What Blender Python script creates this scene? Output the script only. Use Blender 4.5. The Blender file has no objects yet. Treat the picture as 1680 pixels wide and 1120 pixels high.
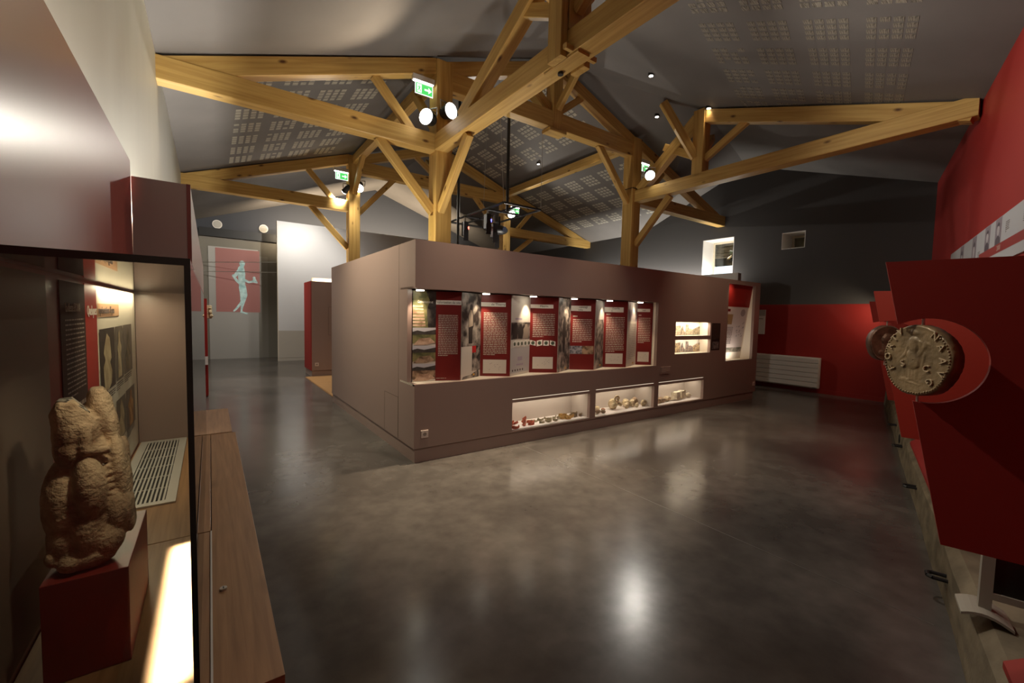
import bpy, bmesh, math, random
from mathutils import Vector, Matrix, Euler, noise
random.seed(7)
S = bpy.context.scene
COL = S.collection

# ------------------------------------------------------------------ camera
cam = bpy.data.cameras.new('camera'); cam_ob = bpy.data.objects.new('camera', cam); COL.objects.link(cam_ob)
Rw = ((0.81705772, -0.57614688, 0.02171293), (-0.01687784, -0.06154478, -0.99796161), (0.57630879, 0.81502577, -0.06000975))
rt, dn, fw = [Vector(r) for r in Rw]
cam_ob.matrix_world = Matrix(((rt.x, -dn.x, -fw.x, 0), (rt.y, -dn.y, -fw.y, 0), (rt.z, -dn.z, -fw.z, 1.6), (0, 0, 0, 1)))
cam.sensor_width = 36; cam.sensor_fit = 'HORIZONTAL'; cam.lens = 36 * 700.9 / 1680
cam.clip_start = 0.02; cam.clip_end = 100
S.camera = cam_ob
# ------------------------------------------------------------------ world, exposure
W = bpy.data.worlds.new('world'); S.world = W; W.use_nodes = True
W.node_tree.nodes['Background'].inputs[0].default_value = (0.75, 0.85, 1, 1)
W.node_tree.nodes['Background'].inputs[1].default_value = 1.5
S.view_settings.view_transform = 'Standard'; S.view_settings.look = 'None'
S.view_settings.exposure = 0.52; S.view_settings.gamma = 1; S.view_settings.use_curve_mapping = False
S.cycles.max_bounces = 8; S.cycles.diffuse_bounces = 5; S.cycles.transparent_max_bounces = 12
S.cycles.sample_clamp_indirect = 4.0; S.cycles.sample_clamp_direct = 0
S.cycles.caustics_reflective = False; S.cycles.caustics_refractive = False
WARM = (1.0, 0.80, 0.55); NEUT = (1.0, 0.93, 0.82)

def lamp(kind, name, loc, target, power, color=NEUT, size=.1, angle=100, blend=.8, size_y=None, spread=180):
    l = bpy.data.lights.new(name, kind); o = bpy.data.objects.new(name, l); COL.objects.link(o)
    l.energy = power; l.color = color
    o.location = loc
    d = Vector(target) - Vector(loc)
    o.rotation_euler = d.to_track_quat('-Z', 'Y').to_euler()
    if kind == 'SPOT':
        l.spot_size = math.radians(angle); l.spot_blend = blend; l.shadow_soft_size = size
    elif kind == 'AREA':
        l.size = size; l.spread = math.radians(spread)
        if size_y: l.shape = 'RECTANGLE'; l.size_y = size_y
    else: l.shadow_soft_size = size
    return o

def strip(name, a, b, normal, width, power, color=WARM, spread=180):
    """long thin area lamp from a to b shining along normal"""
    a, b, nn = Vector(a), Vector(b), Vector(normal).normalized()
    o = lamp('AREA', name, (a + b) / 2, (a + b) / 2 + nn, power, color, (b - a).length, size_y=width, spread=spread)
    xx = (b - a).normalized(); zz = -nn; yy = zz.cross(xx)
    o.rotation_euler = Matrix((xx, yy, zz)).transposed().to_euler()
    return o

# right wall runs oblique: along U, hall side is N
U = Vector((.963, .27, 0)).normalized(); N = Vector((-U.y, U.x, 0)); WALL0 = Vector((7.8, 1.156, 0)); WN = WALL0.dot(N)
def Wp(d, o, z): return U * d + N * (WN + o) + Vector((0, 0, z))

# floodlights on the posts
FLOODS = [((2.64, 6.06, 4.50), (-.4, 4.2, 4.2), 95, WARM, 98), ((3.02, 5.98, 4.66), (4.2, 1.6, 4.4), 80, NEUT, 92),
          ((7.37, 5.68, 4.51), (4.2, 1.2, 0.3), 80, NEUT, 84), ((3.05, 11.02, 4.66), (1.2, 7.6, 0.2), 420, NEUT, 118),
          ((2.72, 11.05, 4.52), (1.2, 15.5, 1.6), 420, NEUT, 92), ((7.66, 11.0, 4.72), (7.0, 8.5, 3.0), 160, NEUT, 150)]
for i, (p, t, e, c, a) in enumerate(FLOODS):
    d = (Vector(t) - Vector(p)).normalized()
    lamp('SPOT', 'flood_lamp', Vector(p) + d * .06, Vector(t), e, c, .07, a, .6)
# floor wash before the block, then unseen spots added to brighten hall and coin
for x, y, e in ((2.3, 4.17, 800), (4.4, 4.17, 420), (6.6, 4.17, 220)): lamp('SPOT', 'floor_wash', (x, y, 4.05), (x, y - .62, 0), e, WARM, .03, 52, .9)
lamp('SPOT', 'hall_fill', (2.95, 1.7, 4.02), (2.6, 3.0, 0), 85, NEUT, .05, 120, .8)
lamp('SPOT', 'hall_fill', (0.25, 6.0, 4.05), (1.75, 5.7, 2.3), 420, (1, .92, .68), .12, 95, 1)
lamp('SPOT', 'hall_fill', (6.85, 2.9, 3.95), (7.9, 4.24, 1.0), 55, WARM, .1, 90, 1)
lamp('SPOT', 'hall_fill', (1.3, .5, 3.9), (-.25, 3.3, 1.9), 45, NEUT, .05, 50, 1)
lamp('SPOT', 'hall_fill', (0.5, 1.3, 3.9), (-.1, -.6, 1.0), 120, NEUT, .05, 60, .9)
lamp('SPOT', 'coin_fill', (1.3, 2.6, 3.9), (2.4, .45, 1.45), 170, NEUT, .03, 30, .8)
lamp('SPOT', 'hall_fill', (3.2, 12.4, 4.7), (2.6, 15.3, 2.2), 80, NEUT, .15, 120, 1)
lamp('SPOT', 'hall_fill', (0.7, 12.0, 4.3), (0.7, 13.0, 0), 240, NEUT, .15, 110, 1)
lamp('SPOT', 'hall_fill', (0.7, 8.6, 4.3), (0.7, 8.8, 0), 200, NEUT, .15, 100, 1)
lamp('SPOT', 'hall_fill', (3.6, 3.2, 3.95), (6.6, .85, 3.6), 150, NEUT, .06, 80, 1)
# uplights standing inside the block and on the cabinets
lamp('SPOT', 'uplight', (2.5, 5.3, 2.0), (1.9, 4.6, 6), 90, NEUT, .15, 150, 1)
lamp('SPOT', 'uplight', (5.2, 7.0, 2.0), (5.2, 7.2, 6), 80, NEUT, .15, 150, 1)
lamp('SPOT', 'uplight', (6.6, 5.0, 2.0), (6.3, 4.0, 6), 8, NEUT, .15, 140, 1)
lamp('SPOT', 'uplight', (2.6, 11.75, 2.45), (1.6, 11.9, 6), 75, NEUT, .15, 150, 1)
# cove strips
strip('cove_strip', (-.41, -.4, 2.25), (-.41, 3.2, 2.25), (0, 0, 1), .03, 26, (1, .95, .85))
strip('cove_strip', (-.40, 3.4, 2.2), (-.40, 9.2, 2.2), (0, 0, 1), .03, 90, (1, .95, .85))
strip('cove_strip', (1.9, 15.6, 4.15), (8.0, 15.6, 4.15), (0, .9, 1), .1, 190, WARM)
strip('cove_strip', (10.98, 6.0, 2.5), (10.98, 11.0, 2.5), (.2, 0, 1), .1, 80, (1, .95, .85))
strip('cove_strip', (2.1, 11.46, 2.345), (2.75, 11.46, 2.345), (0, .5, 1), .03, 2, WARM)
# niche and vitrine lamps
NICHE_X = (1.83, 2.655, 3.36, 4.07, 4.775, 5.47)
for x in NICHE_X: lamp('SPOT', 'niche_spot', (x + .01, 4.34, 1.84), (x + .02, 4.47, .9), 12, WARM, .012, 80, .7)
for a, b in ((3.03, 4.37), (4.49, 5.82), (5.94, 7.25)):
    strip('vitrine_strip', (a + .04, 4.43, .555), (b - .04, 4.43, .555), (0, .22, -1), .03, 1.9, (1, .86, .68))
for z in (1.55, 1.255): strip('lightbox_strip', (6.36, 4.30, z), (7.36, 4.30, z), (0, .4, -1), .03, 3, (1, .88, .68))
strip('niche_strip', (8.0, 4.30, .86), (8.6, 4.30, .86), (0, .5, 1), .03, 1.6, (1, .92, .8))
lamp('SPOT', 'niche_spot', (8.1, 4.1, 2.25), (8.1, 4.5, 2.0), 2, WARM, .03, 100, 1)
# showcase pool and strip, with fill spots added to brighten panel and statue
strip('case_pool', (-.080, 1.12, 1.68), (-.080, 1.78, 1.68), (0, 0, -1), .055, 3.8, (1, .97, .92), 4)
lamp('SPOT', 'case_fill', (-.06, 1.9, 1.66), (-.356, 2.4, 1.3), 3.2, WARM, .02, 110, 1)
lamp('SPOT', 'statue_fill', (-.07, 1.16, 1.66), (-.23, 1.42, 1.15), 2.8, WARM, .02, 70, 1)
strip('case_strip', (-.325, 2.28, 1.68), (-.325, 3.2, 1.68), (-.10, 0, -1), .015, 2.6, WARM)

# ------------------------------------------------------------------ materials
MATS = {}
def mat(name, base=(.5, .5, .5), rough=.5, metal=0, spec=.5, emit=None, estr=0, var=0, scale=(4, 4, 4), detail=4, bump=0, bscale=40, col2=None, coat=0, coords='Object', ramp=(.35, .65)):
    if name in MATS: return MATS[name]
    m = bpy.data.materials.new(name); m.use_nodes = True; nt = m.node_tree; b = nt.nodes['Principled BSDF']
    b.inputs['Base Color'].default_value = (*base, 1); b.inputs['Roughness'].default_value = rough
    b.inputs['Metallic'].default_value = metal; b.inputs['Specular IOR Level'].default_value = spec
    b.inputs['Coat Weight'].default_value = coat; b.inputs['Coat Roughness'].default_value = .15
    if emit: b.inputs['Emission Color'].default_value = (*emit, 1); b.inputs['Emission Strength'].default_value = estr
    if var or bump:
        tc = nt.nodes.new('ShaderNodeTexCoord'); mp = nt.nodes.new('ShaderNodeMapping'); mp.inputs['Scale'].default_value = scale
        nt.links.new(tc.outputs[coords], mp.inputs[0])
    if var:
        nz = nt.nodes.new('ShaderNodeTexNoise'); nz.inputs['Scale'].default_value = 1; nz.inputs['Detail'].default_value = detail
        nt.links.new(mp.outputs[0], nz.inputs[0])
        cr = nt.nodes.new('ShaderNodeValToRGB'); cr.color_ramp.elements[0].position = ramp[0]; cr.color_ramp.elements[1].position = ramp[1]
        c2 = col2 or tuple(x * (1 - var) for x in base)
        cr.color_ramp.elements[0].color = (*c2, 1); cr.color_ramp.elements[1].color = (*base, 1)
        nt.links.new(nz.outputs['Fac'], cr.inputs[0]); nt.links.new(cr.outputs[0], b.inputs['Base Color'])
    if bump:
        n2 = nt.nodes.new('ShaderNodeTexNoise'); n2.inputs['Scale'].default_value = bscale; n2.inputs['Detail'].default_value = 3
        nt.links.new(tc.outputs[coords], n2.inputs[0])
        bp = nt.nodes.new('ShaderNodeBump'); bp.inputs['Strength'].default_value = bump; bp.inputs['Distance'].default_value = .01
        nt.links.new(n2.outputs['Fac'], bp.inputs['Height']); nt.links.new(bp.outputs[0], b.inputs['Normal'])
    MATS[name] = m; return m

def wood(name, light, dark, knot, rough=.45, grain=(1.2, 26, 26)):
    m = bpy.data.materials.new(name); m.use_nodes = True; nt = m.node_tree; b = nt.nodes['Principled BSDF']
    b.inputs['Roughness'].default_value = rough; b.inputs['Specular IOR Level'].default_value = .35
    tc = nt.nodes.new('ShaderNodeTexCoord'); oi = nt.nodes.new('ShaderNodeObjectInfo')
    add = nt.nodes.new('ShaderNodeVectorMath'); add.operation = 'ADD'
    sc = nt.nodes.new('ShaderNodeMath'); sc.operation = 'MULTIPLY'; sc.inputs[1].default_value = 37
    nt.links.new(oi.outputs['Random'], sc.inputs[0]); nt.links.new(tc.outputs['Object'], add.inputs[0]); nt.links.new(sc.outputs[0], add.inputs[1])
    mp = nt.nodes.new('ShaderNodeMapping'); mp.inputs['Scale'].default_value = grain; nt.links.new(add.outputs[0], mp.inputs[0])
    nz = nt.nodes.new('ShaderNodeTexNoise'); nz.inputs['Scale'].default_value = 1; nz.inputs['Detail'].default_value = 6; nz.inputs['Distortion'].default_value = .4
    nt.links.new(mp.outputs[0], nz.inputs[0])
    cr = nt.nodes.new('ShaderNodeValToRGB'); cr.color_ramp.elements[0].position = .3; cr.color_ramp.elements[1].position = .68
    cr.color_ramp.elements[0].color = (*dark, 1); cr.color_ramp.elements[1].color = (*light, 1)
    nt.links.new(nz.outputs['Fac'], cr.inputs[0])
    mp2 = nt.nodes.new('ShaderNodeMapping'); mp2.inputs['Scale'].default_value = (2.2, 5, 5); nt.links.new(add.outputs[0], mp2.inputs[0])
    vo = nt.nodes.new('ShaderNodeTexVoronoi'); vo.inputs['Scale'].default_value = 1; nt.links.new(mp2.outputs[0], vo.inputs[0])
    kr = nt.nodes.new('ShaderNodeValToRGB'); kr.color_ramp.elements[0].position = .05; kr.color_ramp.elements[1].position = .15
    kr.color_ramp.elements[0].color = (1, 1, 1, 1); kr.color_ramp.elements[1].color = (0, 0, 0, 1)
    nt.links.new(vo.outputs['Distance'], kr.inputs[0])
    mx = nt.nodes.new('ShaderNodeMix'); mx.data_type = 'RGBA'; nt.links.new(kr.outputs[0], mx.inputs[0])
    nt.links.new(cr.outputs[0], mx.inputs[6]); mx.inputs[7].default_value = (*knot, 1)
    nt.links.new(mx.outputs[2], b.inputs['Base Color'])
    MATS[name] = m; return m

def glassmat(name, tint=(.93, .97, .94), ior=1.5, boost=1.0):
    m = bpy.data.materials.new(name); m.use_nodes = True; nt = m.node_tree; nt.nodes.clear()
    out = nt.nodes.new('ShaderNodeOutputMaterial'); tr = nt.nodes.new('ShaderNodeBsdfTransparent'); gl = nt.nodes.new('ShaderNodeBsdfGlossy')
    tr.inputs[0].default_value = (*tint, 1); gl.inputs['Roughness'].default_value = 0.0
    fr = nt.nodes.new('ShaderNodeFresnel'); fr.inputs[0].default_value = ior
    ml = nt.nodes.new('ShaderNodeMath'); ml.operation = 'MULTIPLY'; ml.inputs[1].default_value = boost; ml.use_clamp = True
    mx = nt.nodes.new('ShaderNodeMixShader'); nt.links.new(fr.outputs[0], ml.inputs[0]); nt.links.new(ml.outputs[0], mx.inputs[0])
    nt.links.new(tr.outputs[0], mx.inputs[1]); nt.links.new(gl.outputs[0], mx.inputs[2]); nt.links.new(mx.outputs[0], out.inputs[0])
    MATS[name] = m; return m

def emit(name, col, s): return mat(name, (0, 0, 0), .5, emit=col, estr=s)

TIMBER = wood('timber', (.64, .42, .135), (.46, .27, .070), (.10, .04, .012))
OAK = wood('oak', (.40, .22, .10), (.27, .14, .06), (.25, .13, .055), .4, (3, 60, 60))
PLANK = wood('plank', (.42, .24, .10), (.28, .15, .06), (.2, .1, .04), .4, (4, 40, 40))
CEIL = mat('ceiling_grey', (.185, .172, .163), .75, spec=.25, var=.12, scale=(1.2, 1.2, 1.2))
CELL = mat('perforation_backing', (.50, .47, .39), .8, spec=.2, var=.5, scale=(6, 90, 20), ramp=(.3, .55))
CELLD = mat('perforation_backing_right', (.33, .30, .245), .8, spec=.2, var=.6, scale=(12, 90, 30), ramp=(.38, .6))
WHITEWALL = mat('left_wall_paint', (.46, .46, .395), .5, var=.05, scale=(1, 3, .5))
DARKWALL = mat('dark_grey_paint', (.075, .072, .072), .7, spec=.3)
NAVY = mat('navy_paint', (.045, .05, .065), .7)
RED = mat('red_wall_paint', (.30, .014, .010), .55, spec=.4)
REDFIN = mat('red_panel', (.23, .018, .012), .55, spec=.3)
MAROON = mat('maroon_lacquer', (.25, .032, .024), .28, spec=.45, coat=.10)
TAUPE = mat('taupe_laminate', (.28, .195, .168), .34, spec=.5, coat=.2)
TAUPED = mat('taupe_dark', (.14, .085, .065), .45)
CREAM = mat('cream_lining', (.80, .72, .60), .55)
WHITE = mat('white_paint', (.80, .78, .75), .4)
GREYW = mat('grey_dado', (.42, .40, .37), .5)
BLACK = mat('black_metal', (.012, .012, .013), .45)
STEEL = mat('brushed_steel', (.55, .54, .52), .3, metal=.9)
ALU = mat('satin_aluminium', (.62, .60, .56), .4, metal=.4)
SHADOWGAP = mat('recess_black', (.01, .009, .008), .8)
GLASS = glassmat('clear_glass')
GLASSEDGE = mat('green_glass_edge', (.004, .016, .010), .12, spec=.6)
PRINTRED = mat('print_red', (.165, .012, .010), .42)
PRINTWHITE = mat('print_white', (.80, .76, .68), .5)
PRINTTEXT = mat('print_text_light', (.55, .45, .38), .6)
PRINTDARK = mat('print_text_dark', (.09, .06, .05), .6)
PRINTBROWN = mat('print_dark_brown', (.035, .020, .017), .7, spec=.15)
STONE = mat('weathered_stone', (.60, .44, .29), .85, spec=.2, var=.7, scale=(14, 14, 14), detail=8, bump=.5, bscale=140, col2=(.17, .09, .05), ramp=(.30, .58))
CONC = None

# ------------------------------------------------------------------ mesh helpers
class G:
    def __init__(s): s.v = []; s.f = []; s.m = []
    def poly(s, pts, mi=0):
        n = len(s.v); s.v += [tuple(p) for p in pts]; s.f.append(tuple(range(n, n + len(pts)))); s.m.append(mi); return s
    def prism(s, pts, ext, mi=0, mside=None):
        n = len(s.v); k = len(pts); e = Vector(ext); s.v += [tuple(Vector(p)) for p in pts] + [tuple(Vector(p) + e) for p in pts]
        s.f.append(tuple(range(n, n + k))[::-1]); s.f.append(tuple(range(n + k, n + 2 * k))); s.m += [mi, mi]
        for i in range(k):
            j = (i + 1) % k; s.f.append((n + i, n + j, n + k + j, n + k + i)); s.m.append(mi if mside is None else mside)
        return s
    def box(s, x0, x1, y0, y1, z0, z1, mi=0):
        return s.prism([(x0, y0, z0), (x1, y0, z0), (x1, y1, z0), (x0, y1, z0)], (0, 0, z1 - z0), mi)
    def obox(s, p, ax, ay, az, mi=0):
        p, ax, ay, az = Vector(p), Vector(ax), Vector(ay), Vector(az)
        return s.prism([p, p + ax, p + ax + ay, p + ay], az, mi)
    def cyl(s, a, b, r, n=12, r2=None, mi=0):
        a, b = Vector(a), Vector(b); d = (b - a).normalized(); r2 = r if r2 is None else r2
        x = d.orthogonal().normalized(); y = d.cross(x); k = len(s.v)
        for c, rr in ((a, r), (b, r2)):
            for i in range(n):
                t = 2 * math.pi * i / n; s.v.append(tuple(c + (x * math.cos(t) + y * math.sin(t)) * rr))
        s.f.append(tuple(range(k, k + n))[::-1]); s.f.append(tuple(range(k + n, k + 2 * n))); s.m += [mi, mi]
        for i in range(n):
            j = (i + 1) % n; s.f.append((k + i, k + j, k + n + j, k + n + i)); s.m.append(mi)
        return s
    def tube(s, pts, r, n=8):
        for a, b in zip(pts, pts[1:]): s.cyl(a, b, r, n)
        return s
    def ball(s, c, r, sq=(1, 1, 1), nu=10, nv=7, jit=0):
        k = len(s.v); c = Vector(c)
        s.v.append(tuple(c + Vector((0, 0, -r * sq[2]))))
        for j in range(1, nv):
            ph = -math.pi / 2 + math.pi * j / nv
            for i in range(nu):
                t = 2 * math.pi * i / nu; q = r * (1 + random.uniform(-jit, jit))
                s.v.append(tuple(c + Vector((q * math.cos(ph) * math.cos(t) * sq[0], q * math.cos(ph) * math.sin(t) * sq[1], q * math.sin(ph) * sq[2]))))
        s.v.append(tuple(c + Vector((0, 0, r * sq[2])))); top = len(s.v) - 1
        for i in range(nu):
            j = (i + 1) % nu; s.f.append((k, k + 1 + j, k + 1 + i)); s.m.append(0)
            for q in range(nv - 2):
                a = k + 1 + q * nu; s.f.append((a + i, a + j, a + nu + j, a + nu + i)); s.m.append(0)
            a = k + 1 + (nv - 2) * nu; s.f.append((a + i, a + j, top)); s.m.append(0)
        return s

def fixnormals(me):
    bm = bmesh.new(); bm.from_mesh(me); bmesh.ops.recalc_face_normals(bm, faces=bm.faces); bm.to_mesh(me); bm.free()

def put(name, g, mats, parent=None, smooth=False, bevel=0, rot=None, origin=None):
    """link a mesh given in world coordinates; its origin goes to its middle"""
    me = bpy.data.meshes.new(name)
    vs = [Vector(p) for p in g.v]
    if origin is None:
        lo = Vector((min(p.x for p in vs), min(p.y for p in vs), min(p.z for p in vs))); hi = Vector((max(p.x for p in vs), max(p.y for p in vs), max(p.z for p in vs)))
        c = (lo + hi) / 2
    else: c = Vector(origin)
    inv = None
    if rot is not None: inv = rot.to_matrix().to_4x4().inverted() if hasattr(rot, 'to_matrix') else rot.inverted()
    vs = [(inv @ (p - c) if inv else p - c) for p in vs]
    me.from_pydata([tuple(p) for p in vs], [], g.f)
    if not isinstance(mats, (list, tuple)): mats = [mats]
    for m in mats: me.materials.append(m)
    for p, mi in zip(me.polygons, g.m): p.material_index = mi; p.use_smooth = smooth
    fixnormals(me)
    o = bpy.data.objects.new(name, me); COL.objects.link(o)
    base = Vector(parent['_w']) if parent is not None and '_w' in parent else Vector((0, 0, 0))
    o.parent = parent; o.location = c - base
    if rot is not None: o.rotation_euler = (inv.inverted()).to_euler()
    o['_w'] = tuple(c)
    if bevel:
        bv = o.modifiers.new('bevel', 'BEVEL'); bv.width = bevel; bv.segments = 2; bv.limit_method = 'ANGLE'
    return o

def tag(o, label, cat, group=None, kind=None):
    o['label'] = label
    if cat: o['category'] = cat
    if group: o['group'] = group
    if kind: o['kind'] = kind
    return o
def thing(name, loc, label, cat, group=None):
    o = bpy.data.objects.new(name, None); COL.objects.link(o); o.location = loc; o['_w'] = tuple(loc); o.empty_display_size = .1
    return tag(o, label, cat, group)
def struct(name, g, m, label=None, **k):
    o = put(name, g, m, **k); o['kind'] = 'structure'
    if label: o['label'] = label
    return o

def beam(name, p0, p1, w, h, parent, m=None, up=(0, 0, 1)):
    """timber with chamfered edges; local x along its length"""
    p0, p1 = Vector(p0), Vector(p1); L = (p1 - p0).length; x = (p1 - p0) / L; u = Vector(up)
    y = u.cross(x)
    if y.length < 1e-4: y = Vector((0, 1, 0)).cross(x)
    y.normalize(); z = x.cross(y); c = .007; a, b = w / 2, h / 2
    sec = [(-a + c, -b), (a - c, -b), (a, -b + c), (a, b - c), (a - c, b), (-a + c, b), (-a, b - c), (-a, -b + c)]
    me = bpy.data.meshes.new(name)
    vs = [(-L / 2, s, t) for s, t in sec] + [(L / 2, s, t) for s, t in sec]
    fs = [tuple(range(8))[::-1], tuple(range(8, 16))] + [(i, (i + 1) % 8, 8 + (i + 1) % 8, 8 + i) for i in range(8)]
    me.from_pydata(vs, [], fs); me.materials.append(m or TIMBER); fixnormals(me)
    o = bpy.data.objects.new(name, me); COL.objects.link(o); o.parent = parent
    base = Vector(parent['_w']) if parent is not None else Vector((0, 0, 0))
    o.location = (p0 + p1) / 2 - base; o.rotation_euler = Matrix((x, y, z)).transposed().to_euler()
    o['_w'] = tuple((p0 + p1) / 2)
    return o

def frame_mat(px, py, pz): return Matrix((px, py, pz)).transposed()

def text(body, origin, ex, ey, size, m, parent, name='lettering', align='LEFT', squeeze=1.0, extrude=0.0006, lift=.0012):
    cu = bpy.data.curves.new('t', 'FONT'); cu.body = body; cu.size = size; cu.align_x = align; cu.align_y = 'CENTER'; cu.extrude = extrude; cu.resolution_u = 2
    to = bpy.data.objects.new('t', cu); COL.objects.link(to); bpy.context.view_layer.update()
    me = bpy.data.meshes.new_from_object(to.evaluated_get(bpy.context.evaluated_depsgraph_get()))
    bpy.data.objects.remove(to); bpy.data.curves.remove(cu)
    ex, ey = Vector(ex).normalized(), Vector(ey).normalized(); ez = ex.cross(ey)
    g = G(); o0 = Vector(origin)
    for v in me.vertices: g.v.append(tuple(o0 + ex * v.co.x * squeeze + ey * v.co.y + ez * (v.co.z + lift)))
    g.f = [tuple(p.vertices) for p in me.polygons]; g.m = [0] * len(g.f); bpy.data.meshes.remove(me)
    if not g.f: return None
    return put(name, g, m, parent)

class Sheet:
    """a flat printed sheet: origin (lower left), unit axes ex ey, size w h. q() lays flat print on it"""
    def __init__(s, o, ex, ey, w, h): s.o, s.ex, s.ey = Vector(o), Vector(ex).normalized(), Vector(ey).normalized(); s.ez = s.ex.cross(s.ey); s.w, s.h = w, h
    def p(s, a, b, l=0): return s.o + s.ex * a * s.w + s.ey * b * s.h + s.ez * l
    def rect(s, a0, a1, b0, b1, l, g=None, mi=0):
        g = g or G(); g.poly([s.p(a0, b0, l), s.p(a1, b0, l), s.p(a1, b1, l), s.p(a0, b1, l)], mi); return g
    def slab(s, t): g = G(); g.prism([s.p(0, 0, -t), s.p(1, 0, -t), s.p(1, 1, -t), s.p(0, 1, -t)], s.ez * t); return g
    def shape(s, pts, l, g=None): g = g or G(); g.poly([s.p(a, b, l) for a, b in pts]); return g
    def words(s, a0, a1, b0, b1, n, l=.0012, fill=.5, last=.5, seed=0):
        """lines too small to read: rows of word blocks"""
        r = random.Random(seed); g = G(); st = (b1 - b0) / n
        for i in range(n):
            y1 = b1 - st * i; y0 = y1 - st * fill; x = a0; end = a1 if i < n - 1 else a0 + (a1 - a0) * last
            while x < end - .01:
                wd = min(r.uniform(.05, .15) * (a1 - a0) * 1.2, end - x); s.rect(x, x + wd, y0, y1, l, g); x += wd + .025 * (a1 - a0)
        return g

def wall_holes(g, fx, a0, a1, b0, b1, holes, t, mi=0):
    """panel in (a,b) with rectangular holes; fx(a,b,depth)->point"""
    A = sorted({a0, a1, *[h[0] for h in holes], *[h[1] for h in holes]}); B = sorted({b0, b1, *[h[2] for h in holes], *[h[3] for h in holes]})
    inside = lambda a, b: any(h[0] < a < h[1] and h[2] < b < h[3] for h in holes)
    occ = {}
    for i in range(len(A) - 1):
        for j in range(len(B) - 1):
            ca, cb = (A[i] + A[i + 1]) / 2, (B[j] + B[j + 1]) / 2
            occ[i, j] = a0 <= ca <= a1 and b0 <= cb <= b1 and not inside(ca, cb)
    for (i, j), v in occ.items():
        if not v: continue
        x0, x1, y0, y1 = A[i], A[i + 1], B[j], B[j + 1]
        g.poly([fx(x0, y0, 0), fx(x1, y0, 0), fx(x1, y1, 0), fx(x0, y1, 0)], mi)
        g.poly([fx(x0, y0, t), fx(x0, y1, t), fx(x1, y1, t), fx(x1, y0, t)], mi)
        for (ni, nj), (p, q) in {(i - 1, j): ((x0, y0), (x0, y1)), (i + 1, j): ((x1, y0), (x1, y1)), (i, j - 1): ((x0, y0), (x1, y0)), (i, j + 1): ((x0, y1), (x1, y1))}.items():
            if not occ.get((ni, nj), False): g.poly([fx(*p, 0), fx(*q, 0), fx(*q, t), fx(*p, t)], mi)
    return g

# ------------------------------------------------------------------ room shell
# concrete floor
def floor_mat():
    m = bpy.data.materials.new('polished_concrete'); m.use_nodes = True; nt = m.node_tree; b = nt.nodes['Principled BSDF']
    tc = nt.nodes.new('ShaderNodeTexCoord')
    def nz(sc, det, dist=0):
        n = nt.nodes.new('ShaderNodeTexNoise'); n.inputs['Scale'].default_value = sc; n.inputs['Detail'].default_value = det; n.inputs['Distortion'].default_value = dist
        nt.links.new(tc.outputs['Object'], n.inputs[0]); return n
    a, c = nz(.9, 5), nz(7, 5)
    r1 = nt.nodes.new('ShaderNodeValToRGB'); r1.color_ramp.elements[0].position = .3; r1.color_ramp.elements[1].position = .7
    r1.color_ramp.elements[0].color = (.060, .053, .048, 1); r1.color_ramp.elements[1].color = (.120, .107, .096, 1); nt.links.new(a.outputs['Fac'], r1.inputs[0])
    mr = nt.nodes.new('ShaderNodeMapRange'); mr.inputs[1].default_value = .3; mr.inputs[2].default_value = .7; mr.inputs[3].default_value = .80; mr.inputs[4].default_value = 1.18
    nt.links.new(c.outputs['Fac'], mr.inputs[0])
    vm = nt.nodes.new('ShaderNodeVectorMath'); vm.operation = 'SCALE'; nt.links.new(r1.outputs[0], vm.inputs[0]); nt.links.new(mr.outputs[0], vm.inputs['Scale'])
    nt.links.new(vm.outputs[0], b.inputs['Base Color'])
    rr = nt.nodes.new('ShaderNodeMapRange'); rr.inputs[3].default_value = .16; rr.inputs[4].default_value = .25
    nt.links.new(a.outputs['Fac'], rr.inputs[0]); nt.links.new(rr.outputs[0], b.inputs['Roughness']); b.inputs['Specular IOR Level'].default_value = .6
    return m
CONC = floor_mat()
XL, XF, YB = -.44, 11.25, 16.9
wallY = lambda x: 1.156 + .28 * (x - 7.8)
corner_n = (XL, wallY(XL)); corner_f = (XF, wallY(XF))
g = G(); g.prism([(XL, corner_n[1], -.1), (XF, corner_f[1], -.1), (XF, YB, -.1), (XL, YB, -.1)], (0, 0, .1))
struct('floor', g, CONC, 'polished grey brown concrete floor')

tag(struct('trim_2', G().box(3.13, 3.138, wallY(3.13) + .62, 4.23, 0, .0008), mat('joint_filler', (.125, .112, .10), .35)), 'thin pale joint line across the concrete floor', None)
# ceiling slopes (each a slab 6 cm thick)
AP = (5.303, 6.394, 6.34); K3 = (7.68, 4.71, 5.525); PK = (XF, 5.71, 5.525); VA = (XF, 8.85, 4.3)
HL = (XL, -.89, 4.37); CN = (XL, corner_n[1], 4.28); CF = (XF, corner_f[1], 4.28); RB = (5.303, YB, 6.34)
slab = (0, 0, .06)
ceil_left = struct('ceiling_left', G().prism([HL, AP, RB, (XL, YB, 4.37)], slab), CEIL, 'grey left slope of the ceiling')
ceil_far = struct('ceiling_far', G().prism([AP, K3, VA, (XF, YB, 4.3), RB], slab), CEIL, 'grey far slope of the ceiling')
ceil_right = struct('ceiling_right', G().prism([CN, CF, PK, K3, AP, HL], slab), CEIL, 'grey slope of the ceiling above the red wall')
struct('ceiling_wing', G().prism([K3, PK, VA], slab), CEIL, 'grey valley slope of the ceiling')

# left wall
g = G(); g.prism([(XL, corner_n[1], 0), (XL, YB, 0), (XL, YB, 4.37), HL, CN], (-.12, 0, 0)); struct('wall_left', g, WHITEWALL, 'pale left wall washed from below')
# right wall
g = G(); a, b = Vector((XL, corner_n[1], 0)), Vector((XF, corner_f[1], 0)); g.prism([a, b, b + Vector((0, 0, 4.28)), a + Vector((0, 0, 4.28))], -N * .12)
struct('wall_right', g, RED, 'red painted right wall')
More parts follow.
